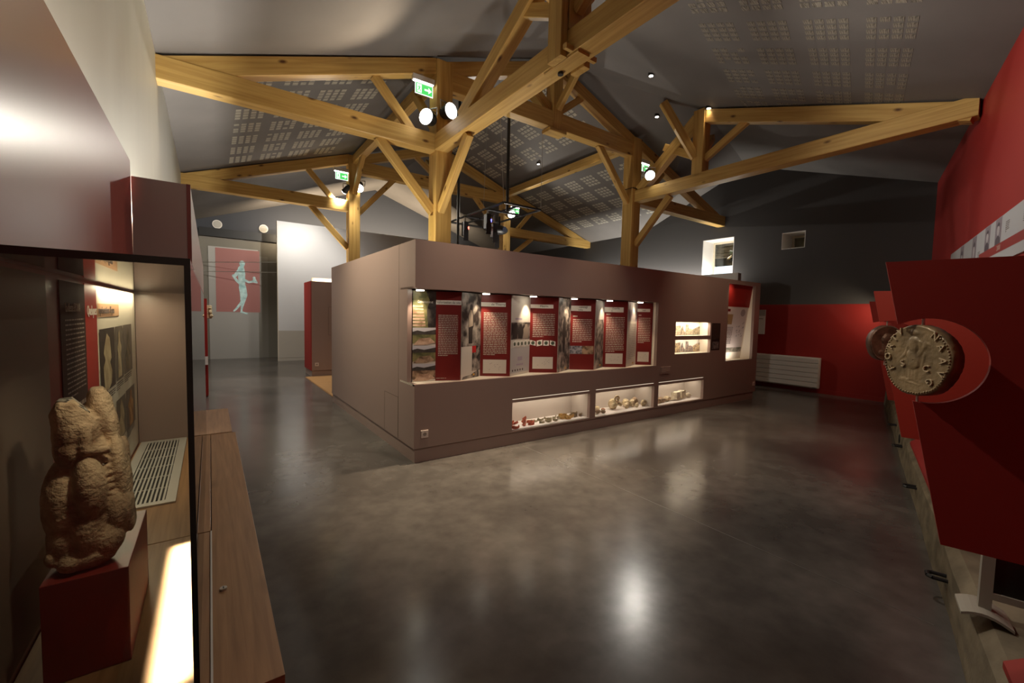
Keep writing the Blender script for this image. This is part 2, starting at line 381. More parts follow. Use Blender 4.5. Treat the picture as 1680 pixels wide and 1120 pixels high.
# far wall with two deep openings
W1 = (5.93, 6.80, 2.70, 3.80); W2 = (4.28, 4.78, 3.325, 3.715)
fxf = lambda y, z, t: (XF + t, y, z)
g = G(); wall_holes(g, fxf, corner_f[1], YB, 2.01, 4.28, [W1, W2], .3)
g.prism([(XF, corner_f[1], 4.28), (XF, PK[1], PK[2] + .04), (XF, VA[1], VA[2] + .04), (XF, YB, 4.34), (XF, YB, 4.28), (XF, VA[1], 4.28)], (.3, 0, 0))
struct('wall_far', g, DARKWALL, 'dark grey upper part of the far wall')
g = G(); g.box(XF - .012, XF + .3, corner_f[1], YB, 0, 2.01); struct('wall_far_dado', g, RED, 'red lower part of the far wall')
g = G(); g.box(XF - .022, XF - .012, corner_f[1] + .01, 9, 0, .09); struct('baseboard_far', g, RED)
# back wall
g = G(); g.prism([(XL, YB, 0), (XF, YB, 0), (XF, YB, 4.3), RB, (XL, YB, 4.37)], (0, .12, 0)); struct('wall_back', g, NAVY, 'dark navy back wall')

# windows in the far wall
def window(n, w, pane_at, brick):
    y0, y1, z0, z1 = w; e = thing('window_%d' % n, (XF + .15, (y0 + y1) / 2, z0), 'x', None); del e['label']; e['kind'] = 'structure'
    lin = G(); t = .015
    for q in ((y0, y0 + t, z0, z1), (y1 - t, y1, z0, z1), (y0 + t, y1 - t, z0, z0 + t), (y0 + t, y1 - t, z1 - t, z1)): lin.box(XF + .002, XF + .62, q[0], q[1], q[2], q[3])
    put('reveal', lin, WHITE, e)
    fr = G(); f = .05
    for q in ((y0 + t, y0 + t + f, z0 + t, z1 - t), (y1 - t - f, y1 - t, z0 + t, z1 - t), (y0 + t + f, y1 - t - f, z0 + t, z0 + t + f), (y0 + t + f, y1 - t - f, z1 - t - f, z1 - t)):
        fr.box(XF + .52, XF + .57, *q)
    put('window_frame', fr, mat('window_frame_cream', (.62, .55, .42), .5), e)
    put('pane', G().box(XF + .54, XF + .546, y0 + t + f, y1 - t - f, z0 + t + f, z1 - t - f), GLASS, e)
    return e
w1 = window(1, W1, .5, True)
w2 = window(2, W2, .5, False)
# stone lintel courses seen outside window 1 and dark transom blind
STONEW = mat('pale_masonry', (.50, .36, .24), .9, var=.5, scale=(8, 8, 20), bump=.5)
for k, (za, zb) in enumerate(((3.36, 3.50), (3.51, 3.66), (3.67, 3.85))):
    put('stone', G().box(XF + .66, XF + .9, 5.5 + .03 * k, 6.9 - .04 * k, za, zb), STONEW, w1, bevel=.015)
put('transom_blind', G().box(XF + .585, XF + .60, 5.96, 6.77, 3.12, 3.35), BLACK, w1)
put('embrasure_back', G().box(XF + .58, XF + .60, 4.27, 4.79, 3.33, 3.71), mat('embrasure_grey', (.30, .26, .21), .8), w2)
put('glowing_stone_disc', G().cyl((XF + .578, 4.40, 3.45), (XF + .572, 4.40, 3.45), .105, 22), emit('stone_glow', (1, .80, .52), .9), w2)  # glow stands in for light falling on a round-topped stone
lamp('POINT', 'reveal_fill', (XF + .35, 6.62, 2.80), (0, 0, 0), 5, NEUT, .05)  # point light added to brighten the stones beyond the reveal
lamp('AREA', 'daylight', (XF + 1.4, 6.3, 3.0), (XF, 6.3, 3.0), 60, (1, .97, .92), 1.2)

# perforated plasterboard fields
def cell_mesh(name, w, h, t, m):
    me = bpy.data.meshes.new(name); g = G().box(-w / 2, w / 2, -h / 2, h / 2, -t, t); me.from_pydata(g.v, [], g.f); me.materials.append(m); fixnormals(me); return me
def slope_frame(p0, e_along, e_up):
    ea = Vector(e_along).normalized(); eu = Vector(e_up).normalized(); eu = (eu - ea * eu.dot(ea)).normalized(); return Vector(p0), ea, eu
def perf_field(ceil, origin, ea, eu, a_list, u_list, cw, ch, m, individuals, seed):
    """clusters of 4 x 4 slots; ea along the eave, eu up the slope"""
    origin, ea, eu = slope_frame(origin, ea, eu); n = ea.cross(eu)
    if n.z > 0: n = -n
    rnd = random.Random(seed); me = cell_mesh('perforation', ch, cw, .0012, m); stuff = G(); cnt = 0
    R = Matrix((ea, eu, ea.cross(eu))).transposed()
    base = Vector(ceil['_w'])
    for a in a_list:
        for u_ in u_list:
            for i in range(4):
                for j in range(4):
                    if rnd.random() < .03: continue
                    c = origin + ea * (a + i * .112) + eu * (u_ + j * .112) + n * .001
                    if cnt < individuals:
                        o = bpy.data.objects.new('perforation', me); COL.objects.link(o); o.parent = ceil; o.location = c - base; o.rotation_euler = R.to_euler(); cnt += 1
                    else:
                        stuff.obox(c - ea * ch / 2 - eu * cw / 2 - n * .0012, ea * ch, eu * cw, n * .0024)
    if stuff.f:
        o = put('perforation_field', stuff, m, ceil); o['kind'] = 'stuff'
sA = math.atan(.343)
# right slope: eave runs along U
c0 = Wp(0, 0, 4.28); upC = Vector((-.28 * .347, .347, 0)); upC = Vector((N.x, N.y, .347 * 1.038 / 1.0 * .963))
def onC(d, t):  # t metres along the slope plan
    P = U * d + N * (WN + t); z = 4.28 + .347 * (P.y - wallY(P.x)); return Vector((P.x, P.y, z))
o0 = onC(0, 0); eaC = (onC(1, 0) - onC(0, 0)); euC = (onC(0, 1) - onC(0, 0))
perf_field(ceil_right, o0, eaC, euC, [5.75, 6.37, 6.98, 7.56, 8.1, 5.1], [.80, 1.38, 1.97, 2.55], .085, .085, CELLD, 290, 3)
oA = Vector((XL, 0, 4.37)); euA = Vector((1, 0, .343))
perf_field(ceil_left, oA, (0, 1, 0), euA, [6.75 + .63 * k for k in range(7)], [.90, 1.48, 2.05, 2.62], .075, .085, CELL, 0, 5)
oB = Vector((XF, 0, 4.3)); euB = Vector((-1, 0, .343))
perf_field(ceil_far, oB, (0, 1, 0), euB, [7.0 + .63 * k for k in range(7)], [1.0, 1.62, 2.22, 2.82, 4.45, 5.05, 5.65], .075, .085, CELL, 0, 6)

# ceiling downlights
DOWN = [(4.25, 6.65, 'C'), (6.11, 4.77, 'C'), (7.33, 5.54, 'B'), (7.50, 4.55, 'C'), (7.27, 7.34, 'B'), (7.22, 9.17, 'B'), (3.50, 9.25, 'A')]
cz = {'A': lambda x, y: 4.37 + .343 * (x + .44), 'B': lambda x, y: 4.3 + .343 * (XF - x), 'C': lambda x, y: 4.28 + .347 * (y - wallY(x))}
LENS = emit('downlight_lens', (1, .9, .75), 9)
where = ['above the big diagonal beam', 'on the bare slope beside the big beam', 'to the left of the king post strut', 'just above the far king post', 'above the brace of the middle post', 'above the purlin on the far slope', 'beside the left flood lamp']
for (x, y, s), wtxt in zip(DOWN, where):
    z = cz[s](x, y) if s != 'C' or y < 6.3 else min(cz['A'](x, y), cz['C'](x, y))
    t = thing('downlight', (x, y, z - .03), 'tiny recessed ceiling downlight ' + wtxt, 'downlight', 'recessed ceiling downlights')
    put('trim_ring', G().cyl((x, y, z - .035), (x, y, z + .02), .045, 14, .05), BLACK, t)
    put('lens', G().cyl((x, y, z - .040), (x, y, z - .034), .034, 12), LENS, t)
    lamp('SPOT', 'downlight_beam', (x, y, z - .06), (x, y, 0), 6, WARM, .03, 80, .6)

# ------------------------------------------------------------------ timber frame
YA_, YB_ = 6.3, 11.25; X1, X3 = 3.0, 7.57; PW = .27
TB0, TB1 = 4.10, 4.36; TZ = (TB0 + TB1) / 2; TH = TB1 - TB0
def post(x, y, label):
    t = thing('timber_post', (x, y, 0), label, 'post')
    put('shaft', G().box(x - PW / 2, x + PW / 2, y - PW / 2, y + PW / 2, 0, 5.46), TIMBER, t, bevel=.008, rot=Euler((0, -math.pi / 2, 0)))
    put('metal_collar', G().box(x - PW / 2 - .006, x + PW / 2 + .006, y - PW / 2 - .006, y + PW / 2 + .006, 4.385, 4.40), BLACK, t) if x > 5 and y < 8 else None
    return t
pA1 = post(X1, YA_, 'thick timber post behind the near corner of the brown block, with two floodlights')
pA3 = post(X3, YA_, 'timber post standing above the right half of the brown block, nearer the far windows')
pB1 = post(X1 - .02, YB_, 'timber post behind the left face of the block, in front of the white wall')
pB3 = post(X3, YB_, 'farthest timber post, seen through the black lighting rig')
# braces belong to the posts
beam('brace', (2.87, 6.3, 3.20), (2.02, 6.3, 4.12), .10, .13, pA1)
beam('brace', (2.95, 6.17, 3.2), (2.95, 5.30, 4.08), .10, .13, pA1)
beam('brace', (2.95, 6.44, 4.55), (2.95, 7.25, 5.38), .10, .13, pA1)
beam('brace', (7.44, 6.3, 4.10), (6.50, 6.3, 5.10), .10, .13, pA3)
beam('brace', (7.6, 6.17, 3.20), (7.6, 5.35, 4.08), .10, .13, pA3)
beam('brace', (7.70, 6.3, 3.20), (8.6, 6.3, 4.12), .10, .13, pA3)
beam('brace', (2.85, 11.25, 3.20), (2.0, 11.25, 4.12), .10, .13, pB1)
beam('brace', (3.11, 11.25, 4.10), (4.05, 11.25, 5.14), .10, .13, pB1)
beam('brace', (2.98, 11.11, 4.55), (2.98, 10.3, 5.38), .10, .13, pB1)
beam('brace', (7.70, 11.25, 3.4), (8.65, 11.25, 4.12), .10, .13, pB3)
beam('brace', (7.44, 11.25, 4.10), (6.45, 11.25, 5.14), .10, .13, pB3)

def side_truss(x0, x1, y, left, label):
    """aisle truss: tie beam, sloping rafter under the ceiling, strut"""
    t = thing('aisle_truss', ((x0 + x1) / 2, y, TB0), label, 'roof truss')
    beam('tie_beam', (x0, y, TZ), (x1, y, TZ), .20, TH, t)
    if left:
        a, b = Vector((x0 + .03, y, 4.37)), Vector((x1, y, 5.50))
    else:
        a, b = Vector((x1 - .03, y, 4.31)), Vector((x0, y, 5.50))
    d = (b - a).normalized(); n = Vector((-d.z, 0, d.x)); n = n if n.z > 0 else -n
    beam('rafter', a - n * .125, b - n * .125, .18, .22, t)
    if left: beam('strut', (x1 - .34, y, 4.34), (x1 - .90, y, 4.95), .09, .12, t)
    else: beam('strut', (x0 + .34, y, 4.34), (x0 + .90, y, 4.95), .09, .12, t)
    return t
side_truss(XL, X1 - PW / 2, YA_, True, 'near left timber truss from the pale wall to the post with two floodlights')
side_truss(XL, X1 - .02 - PW / 2, YB_, True, 'far left timber truss above the brown cabinet side, lower in view')
side_truss(X3 + PW / 2, XF, YA_, False, 'short timber truss from the middle post down to the far wall by the window')
side_truss(X3 + PW / 2, XF, YB_, False, 'small distant timber truss beyond the lighting rig meeting the far wall')

def nave_truss(y, label):
    xm = 5.303; t = thing('king_post_truss', (xm, y, 5.1), label, 'roof truss')
    beam('tie_beam', (X1 + PW / 2, y, 5.22), (X3 - PW / 2, y, 5.22), .20, .30, t)
    put('king_post', G().box(xm - .11, xm + .11, y - .11, y + .11, 5.0, 6.2), TIMBER, t, rot=Euler((0, -math.pi / 2, 0)), bevel=.008)
    for s, x in ((1, X1), (-1, X3)):
        a = Vector((x + s * .05, y, 5.52)); b = Vector((xm, y, 6.32)); d = (b - a).normalized(); n = Vector((-d.z, 0, d.x)); n = n if n.z > 0 else -n
        beam('rafter', a - n * .14, b - n * .14, .18, .22, t)
    for s in (1, -1):
        beam('brace', (xm, y + s * .11, 5.42), (xm, y + s * .82, 6.08), .09, .13, t)
        beam('strut', (xm + s * .10, y, 5.42), (xm + s * .72, y, 5.88), .09, .12, t)
    beam('key_block', (xm - .2, y - .02, 5.02), (xm + .2, y - .02, 5.02), .24, .06, t)
    return t
nave_truss(YA_, 'king post truss spanning the two front posts behind the big diagonal beam')
nave_truss(YB_, 'king post truss spanning the two rear posts above the lighting rig')

def cross_truss(x, y_post, yk, yw, label, double, foot):
    """truss running towards the red wall, carrying the hip"""
    t = thing('cross_truss', (x, yk, TB0), label, 'roof truss')
    beam('tie_beam', (x, y_post, TZ - .01), (x, yw, TZ - .01), .22, TH - .02, t)
    z_k = cz['C'](x, yk) - .04
    if double:
        for s in (-1, 1): beam('king_post', (x + s * .155, yk, TB0 - .02), (x + s * .15, yk, z_k - .05), .085, .20, t, up=(0, 1, 0))
        beam('clasp_block', (x - .2, yk - .16, TB0 + .03), (x + .2, yk - .16, TB0 + .03), .05, .05, t)
        beam('sole_plate', (x - .03, yk - .24, TB0 - .008), (x - .03, yk + .26, TB0 - .008), .15, .035, t)
        put('bolt_head', G().cyl((x, yk + .12, TB0 - .05), (x, yk + .12, TB0 - .022), .03, 8), BLACK, t)
        beam('infill_post', (x, yk, TB1), (x, yk, z_k), .20, .20, t, up=(0, 1, 0))
    else:
        beam('king_post', (x, yk, TB1 - .06), (x, yk, z_k), .22, .22, t, up=(0, 1, 0))
    # inner rafter from the tie up to the king post
    beam('rafter', (x, yk + foot, TB1 - .02), (x, yk + .08, z_k - .12), .17, .20, t)
    a = Vector((x, yw, 4.26)); b = Vector((x, yk, z_k)); d = (b - a).normalized(); n = Vector((0, -d.z, d.y)); n = n if n.z > 0 else -n
    beam('rafter', a - n * .10, b - n * .10, .18, .22, t)
    zt = z_k - .75
    beam('collar', (x, yk + .1, zt - .05), (x, yk + .78, zt + .32), .10, .14, t)
    beam('strut', (x, yk - .1, zt - .15), (x, yk - .98, zt + .36), .09, .12, t)
    if double:
        beam('strut', (x - .08, yk + .02, zt - .05), (x - .62, yk + .5, zt + .62), .10, .13, t)
        beam('strut', (x + .08, yk - .02, zt - .05), (x + .75, yk + .2, zt + .75), .10, .13, t)
    else:
        beam('strut', (x - .08, yk + .06, zt - .10), (x - .55, yk + .47, zt + .92), .11, .14, t)
        beam('strut', (x + .08, yk, zt), (x + .7, yk + .2, zt + .5), .10, .13, t)
    return t
cross_truss(2.95, 6.165, 3.30, wallY(2.95) + .01, 'big timber truss crossing the top of the view from the nearest post', True, 2.15)
cross_truss(7.60, 6.165, 4.73, wallY(7.60) + .01, 'timber truss from the middle post to the top of the red wall', False, 1.36)
def purlin(name, a, b, label):
    t = thing(name, ((a[0] + b[0]) / 2, (a[1] + b[1]) / 2, a[2]), label, 'beam'); beam('timber', a, b, .16, .20, t)
purlin('purlin', (X1, YA_ + PW / 2, 5.35), (X1, YB_ - PW / 2, 5.35), 'ceiling purlin joining the two left posts, mostly behind the truss')
purlin('purlin', (X3, YA_ + PW / 2, 5.36), (X3, YB_ - PW / 2, 5.36), 'long ceiling purlin running from the middle post back to the farthest post')

# ------------------------------------------------------------------ floodlights and exit signs on the posts
GLOW = emit('flood_lens', (1, .95, .86), 15)
def flood(p, t_, px, r, label):
    p, t_ = Vector(p), Vector(t_); d = (t_ - p).normalized(); e = thing('floodlight', tuple(p), label, 'floodlight', 'floodlights on the timber posts')
    b = p - d * .17
    put('housing', G().cyl(b, p - d * .01, r * .75, 18, r * 1.05), BLACK, e, smooth=False)
    put('lens', G().cyl(p - d * .012, p, r * .95, 20), GLOW, e)
    put('rear_cap', G().cyl(b - d * .05, b, r * .45, 14, r * .7), BLACK, e)
    s = d.cross(Vector((0, 0, 1))).normalized(); px = Vector(px); m = p - d * .09
    put('yoke', G().tube([m + s * r * 1.1, m + s * r * 1.2 + Vector((0, 0, .13)), m - s * r * 1.2 + Vector((0, 0, .13)), m - s * r * 1.1], .009), STEEL, e)
    put('bracket', G().tube([m + Vector((0, 0, .13)), px], .011), STEEL, e)
lbl = ['left of the two blazing floodlights on the nearest post, under the exit sign', 'right of the two blazing floodlights on the nearest post',
       'floodlight beside the middle post, just in front of the steep rafter', 'floodlight on the front of the post before the white wall', 'small floodlight left of the post before the white wall', 'floodlight on the farthest post, inside the rig outline']
anch = [(2.86, 6.2, 4.66), (3.0, 6.16, 4.82), (7.50, 6.0, 4.62), (2.98, 11.11, 4.8), (2.84, 11.2, 4.66), (7.57, 11.11, 4.86)]
for (p, t_, e_, c, a), l, an, r in zip(FLOODS, lbl, anch, (.115, .115, .10, .12, .07, .12)): flood(p, t_, an, r, l)

SIGNG = emit('exit_green', (.05, .42, .08), 1.3); SIGNW = emit('exit_white', (.9, 1, .92), 1.1); SIGNB = emit('exit_tube', (1, 1, .95), 6)
def exit_sign(o, ex, w, label, arrow=True):
    """lit bar with a hanging green pictogram plate; o = upper left of the bar"""
    o, ex = Vector(o), Vector(ex).normalized(); up = Vector((0, 0, 1)); ez = ex.cross(up)
    e = thing('exit_sign', tuple(o), label, 'exit sign', 'green exit signs on the posts')
    put('lamp_bar', G().obox(o - ez * .05, ex * w * 1.12, up * .085, ez * .07), WHITE, e, bevel=.008)
    put('lamp_tube', G().obox(o + ex * .02 - ez * .03 + up * -.012, ex * w * .98, up * .012, ez * .05), SIGNB, e)
    s = Sheet(o + ex * .04 - up * (w * .56 + .012), ex, up, w * .92, w * .54)
    put('sign_plate', s.slab(.008), SIGNW, e)
    for l in (.001, -.009): put('green_field', s.rect(.04, .96, .07, .93, l), SIGNG, e)
    g = G()
    s.rect(.10, .36, .14, .86, .002, g)                      # doorway
    s.shape([(.52, .42), (.74, .42), (.74, .22), (.93, .5), (.74, .78), (.74, .58), (.52, .58)], .002, g)
    put('pictogram', g, SIGNW, e)
    g = G()                                                    # running figure in the doorway
    s.shape([(.20, .70), (.25, .70), (.25, .80), (.20, .80)], .003, g)
    s.shape([(.15, .64), (.27, .66), (.32, .54), (.29, .53), (.26, .58), (.25, .46), (.31, .36), (.29, .22), (.26, .22), (.27, .34), (.21, .40), (.17, .26), (.11, .24), (.11, .28), (.15, .30), (.19, .46), (.20, .60), (.15, .56), (.14, .46), (.12, .47)], .003, g)
    put('running_figure', g, SIGNG, e)
exit_sign((2.50, 6.22, 5.06), (1, 0, 0), .31, 'green exit sign with arrow on the nearest post, above the left floodlight')
exit_sign((2.50, 11.16, 5.02), (1, 0, 0), .32, 'green exit sign with arrow on the post before the white wall')
exit_sign((7.72, 6.22, 5.0), (1, 0, 0), .28, 'green exit sign glimpsed behind the floodlight at the middle post')
exit_sign((7.72, 11.16, 5.0), (1, 0, 0), .32, 'green exit sign on the farthest post behind the rig')

# ------------------------------------------------------------------ lighting rig inside the block
rig = thing('lighting_rig', (4.7, 7.3, 3.6), 'black tubular lighting rig hung on two poles behind the brown block', 'lighting rig')
zr = 3.6; a, b, c, d = (4.28, 6.40, zr), (5.12, 6.40, zr), (5.12, 8.5, zr), (4.28, 8.5, zr)
for p, q in ((a, b), (b, c), (c, d), (d, a), ((4.28, 7.0, zr), (5.12, 7.0, zr)), ((4.28, 7.8, zr), (5.12, 7.8, zr)), ((4.62, 6.4, zr), (4.62, 8.5, zr))):
    put('tube', G().cyl(p, q, .022, 8), BLACK, rig)
put('drop_pole', G().cyl((4.575, 6.72, 3.55), (4.575, 6.72, 6.08), .028, 10), BLACK, rig)
put('drop_pole', G().cyl((4.2, 7.95, 2.75), (4.2, 7.95, 5.9), .028, 10), BLACK, rig)
for p, q in (((4.28, 6.4, zr), (4.22, 6.55, 5.9)), ((5.12, 6.4, zr), (5.3, 6.6, 6.2)), ((5.12, 8.5, zr), (5.2, 8.5, 6.2))):
    put('suspension_cable', G().cyl(p, q, .004, 5), STEEL, rig)
LB, LR = emit('blue_lamp', (.1, .1, 1), 6), emit('red_lamp', (1, .08, .05), 8)
for k, (p, l, kind) in enumerate((((4.28, 7.8, 3.34), 'black barn door spotlight with a red lens, leftmost on the rig', 'r'), ((4.32, 7.0, 3.36), 'black spotlight with a blue glow, second from left on the rig', 'b'),
                             ((4.66, 7.3, 3.28), 'tall black spotlight with a hanging flap in the middle of the rig', 'n'), ((5.1, 7.9, 3.3), 'black flap spotlight at the right end of the rig', 'n'))):
    e = thing('rig_spotlight', p, l, 'spotlight', 'spotlights on the lighting rig'); p = Vector(p)
    put('body', G().box(p.x - .05, p.x + .05, p.y - .06, p.y + .06, p.z - .13, p.z + .15), BLACK, e, bevel=.01)
    put('clamp', G().cyl(p + Vector((0, 0, .14)), (p.x, p.y, zr + .03), .018, 8), STEEL, e)
    put('barn_door', G().box(p.x - .07, p.x + .04, p.y - .075, p.y - .065, p.z - .24, p.z - .04), BLACK, e)
    if kind != 'n': put('lens', G().cyl(p + Vector((.045, -.03, .03)), p + Vector((.062, -.045, .03)), .03, 10), LR if kind == 'r' else LB, e)
p = Vector((4.82, 7.35, 3.33)); e = thing('video_projector', tuple(p), 'rounded black video projector slung under the rig', 'projector')
put('body', G().ball(p, .17, (1.15, .8, .55), 16, 10), BLACK, e, smooth=True)
put('lens', G().cyl(p + Vector((.02, -.12, 0)), p + Vector((.02, -.17, -.01)), .05, 16), mat('lens_glass', (.05, .06, .09), .05, spec=1), e)
put('mount', G().cyl(p + Vector((0, 0, .08)), (p.x, p.y, zr), .02, 8), BLACK, e)

# ------------------------------------------------------------------ the big brown exhibit block
BX0, BX1, BY0, BY1, BH = 1.75, 9.17, 4.24, 7.95, 2.372
blk = thing('exhibit_block', (5.4, 6.1, 0), 'large taupe exhibit block with lit niches standing in the middle of the hall', 'exhibit block')
NZ0, NZ1, NX1 = .85, 1.865, 5.845
VIT = [(3.025, 4.372, .178, .53), (4.485, 5.825, .178, .525), (5.935, 7.248, .180, .524)]
SLOT = [(v[0], v[1] - .01, .566, .573) for v in VIT]
LBX = [(6.332, 7.382, 1.323, 1.557), (6.335, 7.40, 1.016, 1.256)]
TN = (7.955, 8.965, .828, 2.30)
fxw = lambda x, z, t: (x, BY0 + t, z)
g = G(); wall_holes(g, fxw, BX0, BX1, .155, BH, [(BX0 - 1, NX1, NZ0, NZ1)] + VIT + SLOT + LBX + [TN], .05)
put('front_wall', g, TAUPE, blk)
g = G(); wall_holes(g, lambda y, z, t: (BX0 + t, y, z), BY0 + .05, BY1, .155, BH, [(BY0 - 1, 4.45, NZ0, NZ1)], .05); put('left_wall', g, TAUPE, blk)
put('right_wall', G().box(BX1 - .05, BX1, BY0 + .05, BY1, .155, BH), TAUPE, blk)
put('back_wall', G().box(BX0, BX1, BY1, BY1 + .05, .155, BH), TAUPE, blk)
g = G(); i_ = .012
for q in ((BX0 + i_, BX1 - i_ - .05, BY0 + i_, BY0 + .05), (BX0 + i_, BX1 - i_ - .05, BY1, BY1 + .04), (BX0 + i_, BX0 + .05, BY0 + .05, BY1), (BX1 - .11, BX1 - .06, BY0 + .05, BY1)): g.box(*q, 0, .148)
put('plinth', g, TAUPE, blk)
g = G()
for q in ((BX0 + .03, BX1 - .08, BY0 + .03, BY0 + .045), (BX0 + .03, BX0 + .045, BY0 + .05, BY1)): g.box(*q, .146, .157)
put('shadow_gap', g, SHADOWGAP, blk)
# thin panel joints and the access hatch on the lit left face
g = G(); jm = mat('joint_line', (.10, .075, .06), .7)
for y in (4.711,): g.box(BX0 - .0012, BX0, y - .0018, y + .0018, .16, BH)
for q in ((4.721, 5.184, .637, .641),): g.box(BX0 - .0012, BX0, q[0], q[1], q[2], q[3])
for y in (4.721, 5.184): g.box(BX0 - .0012, BX0, y - .002, y + .002, .16, .64)
put('panel_joint', g, jm, blk)
# long niche lining
g = G(); g.box(BX0, NX1, BY0 + .002, 4.66, NZ0 - .02, NZ0); put('niche_shelf', g, CREAM, blk)
g = G(); g.box(BX0, NX1, BY0 + .05, 4.66, NZ1, NZ1 + .02); put('niche_top', g, TAUPED, blk)
g = G(); g.box(BX0 + .05, NX1 + .02, 4.66, 4.68, NZ0 - .02, NZ1 + .02); put('niche_back', g, PRINTRED, blk)
g = G(); g.box(NX1, NX1 + .02, BY0 + .05, 4.66, NZ0 - .02, NZ1 + .02); put('niche_end', g, CREAM, blk)
DL = emit('niche_lens', (1, .9, .72), 14)
for x in NICHE_X:
    r_ = put('niche_downlight', G().cyl((x, 4.30, NZ1 - .012), (x, 4.30, NZ1), .045, 16), STEEL, blk)
    put('lens', G().cyl((x, 4.30, NZ1 - .022), (x, 4.30, NZ1 - .012), .042, 16), DL, r_)
# vitrines
VL = mat('vitrine_lining', (.50, .44, .385), .6)
for (x0, x1, z0, z1) in VIT:
    g = G(); g.box(x0, x1, 4.62, 4.64, z0, z1 + .05); put('vitrine_back', g, VL, blk)
    for xa in (x0 - .015, x1): put('vitrine_side', G().box(xa, xa + .015, BY0 + .05, 4.64, z0, z1 + .05), VL, blk)
    g = G(); g.box(x0 - .015, x1 + .015, BY0 + .004, 4.64, z0 - .015, z0); put('vitrine_floor', g, mat('vitrine_floor_white', (.86, .80, .76), .5), blk)
    g = G(); g.box(x0 - .015, x1 + .015, BY0 + .05, 4.64, z1 + .05, z1 + .065); put('vitrine_top', g, VL, blk)
SL = emit('slot_light', (1, .85, .62), .9)
for k, (x0, x1, z0, z1) in enumerate(SLOT): put('slot_diffuser', G().box(x0, x1, BY0 + .012, BY0 + .03, z0, z1), SL, blk)
# the two small picture recesses
for x0, x1, z0, z1 in LBX:
    g = G(); t = .015; g.box(x0 - t, x1 + t, BY0 + .05, 4.46, z0 - t, z0); g.box(x0 - t, x1 + t, BY0 + .05, 4.46, z1, z1 + t); g.box(x0 - t, x0, BY0 + .05, 4.46, z0, z1); g.box(x1, x1 + t, BY0 + .05, 4.46, z0, z1)
    g.box(x0 - t, x1 + t, 4.46, 4.475, z0 - t, z1 + t); put('recess_lining', g, CREAM, blk)
# tall niche: white sides, floor, leaning back
x0, x1, z0, z1 = TN
for xa in (x0 - .02, x1): put('tall_niche_side', G().box(xa, xa + .02, BY0 + .05, 4.50, z0 - .02, z1 + .02), CREAM, blk)
put('tall_niche_floor', G().box(x0 - .02, x1 + .02, BY0 + .003, 4.50, z0 - .02, z0), CREAM, blk)
g = G(); g.prism([(x0, 4.48, z0), (x1, 4.48, z0), (x1, 4.30, z1), (x0, 4.30, z1)], (0, .02, 0)); put('tall_niche_back', g, CREAM, blk)
g = G(); f = lambda z: 4.48 - .18 * (z - z0) / (z1 - z0) - .006
g.prism([(x0, f(1.87), 1.87), (x1, f(1.87), 1.87), (x1, f(z1), z1), (x0, f(z1), z1)], (0, .006, 0)); put('tall_niche_red_back', g, RED, blk)

# --- leaning poster in the tall niche
LV = Vector((0, f(1.865) - f(.97), .895)); lh = LV.length
ps = Sheet((x0 + .03, f(.97) - .012, .97), (1, 0, 0), LV, x1 - x0 - .10, lh)
po = thing('leaning_poster', tuple(ps.p(.5, 0)), 'pale leaning poster with drawings and photo strip in the tall niche', 'poster')
put('board', ps.slab(.006), mat('poster_pink_white', (.62, .52, .48), .5), po)
put('title_box', ps.rect(0, .28, .90, .955, .001), PRINTRED, po)
put('photograph', ps.rect(.10, .42, .62, .84, .001), mat('photo_dark_bronze', (.06, .035, .02), .4, var=.8, scale=(9, 9, 9), col2=(.35, .22, .1), ramp=(.6, .8)), po)
put('text_lines', ps.words(.06, .50, .14, .56, 13, .001, .4, seed=3), PRINTDARK, po)
g = G(); r = random.Random(4)
for k in range(14):
    a, b = .62 + .3 * r.random(), .30 + .4 * r.random(); ps.shape([(a, b), (a + .06 * r.random() + .02, b + .02), (a + .05, b + .05 * r.random() + .012), (a + .01, b + .03)], .001, g)
put('sketches', g, mat('print_grey', (.33, .27, .26), .6), po)
g = G(); ps.shape([(.82 + .10 * math.cos(t), .88 + .08 * math.sin(t)) for t in [k * math.pi / 8 for k in range(16)]], .001, g); put('round_drawing', g, mat('print_grey', (.33, .27, .26)), po)
put('photo_strip', ps.rect(0, 1, .0, .105, .001), mat('photo_ruin', (.30, .24, .20), .5, var=.8, scale=(14, 14, 14), col2=(.05, .06, .03)), po)

# --- folded text panels in the long niche
PH = lambda n, a, b, s=9, r=(.4, .6): mat(n, a, .45, var=.9, scale=(s, s, s), detail=7, col2=b, ramp=r)
GRAYPH = PH('photo_grey_stone', (.50, .42, .36), (.03, .025, .022), 11, (.40, .66))
GRAYPH2 = PH('photo_grey_trees', (.46, .40, .34), (.025, .02, .018), 6, (.42, .62))
GREEN = PH('photo_meadow', (.24, .21, .09), (.08, .085, .035), 10); EARTH = PH('photo_earth', (.42, .28, .18), (.12, .07, .04), 16)
SKY = mat('photo_sky', (.50, .48, .52), .5); DARKTREE = PH('photo_tree', (.06, .05, .045), (.015, .013, .012), 14); STEP = PH('photo_steps', (.62, .42, .30), (.30, .17, .11), 12)
FIG = mat('photo_figure_dark', (.03, .024, .022), .5); FIGL = mat('photo_figure_light', (.30, .24, .19), .5)
PAPER = mat('print_map_paper', (.66, .60, .52), .5); YEL = mat('print_ochre', (.62, .34, .06), .5); LILAC = mat('print_lilac', (.42, .34, .42), .5)
FRONT, BACK = 4.29, 4.50
FOLD = [  # photo x0,y0 -> fold x,y -> red end x,y
    ((1.803, 4.44), (2.06, 4.395), (2.33, 4.30)), ((2.33, 4.30), (2.70, 4.49), (3.02, 4.30)), ((3.02, 4.30), (3.46, 4.49), (3.79, 4.30)),
    ((3.79, 4.30), (4.185, 4.49), (4.49, 4.30)), ((4.49, 4.30), (4.87, 4.49), (5.185, 4.30)), ((5.185, 4.30), (5.64, 4.49), (5.835, 4.33))]
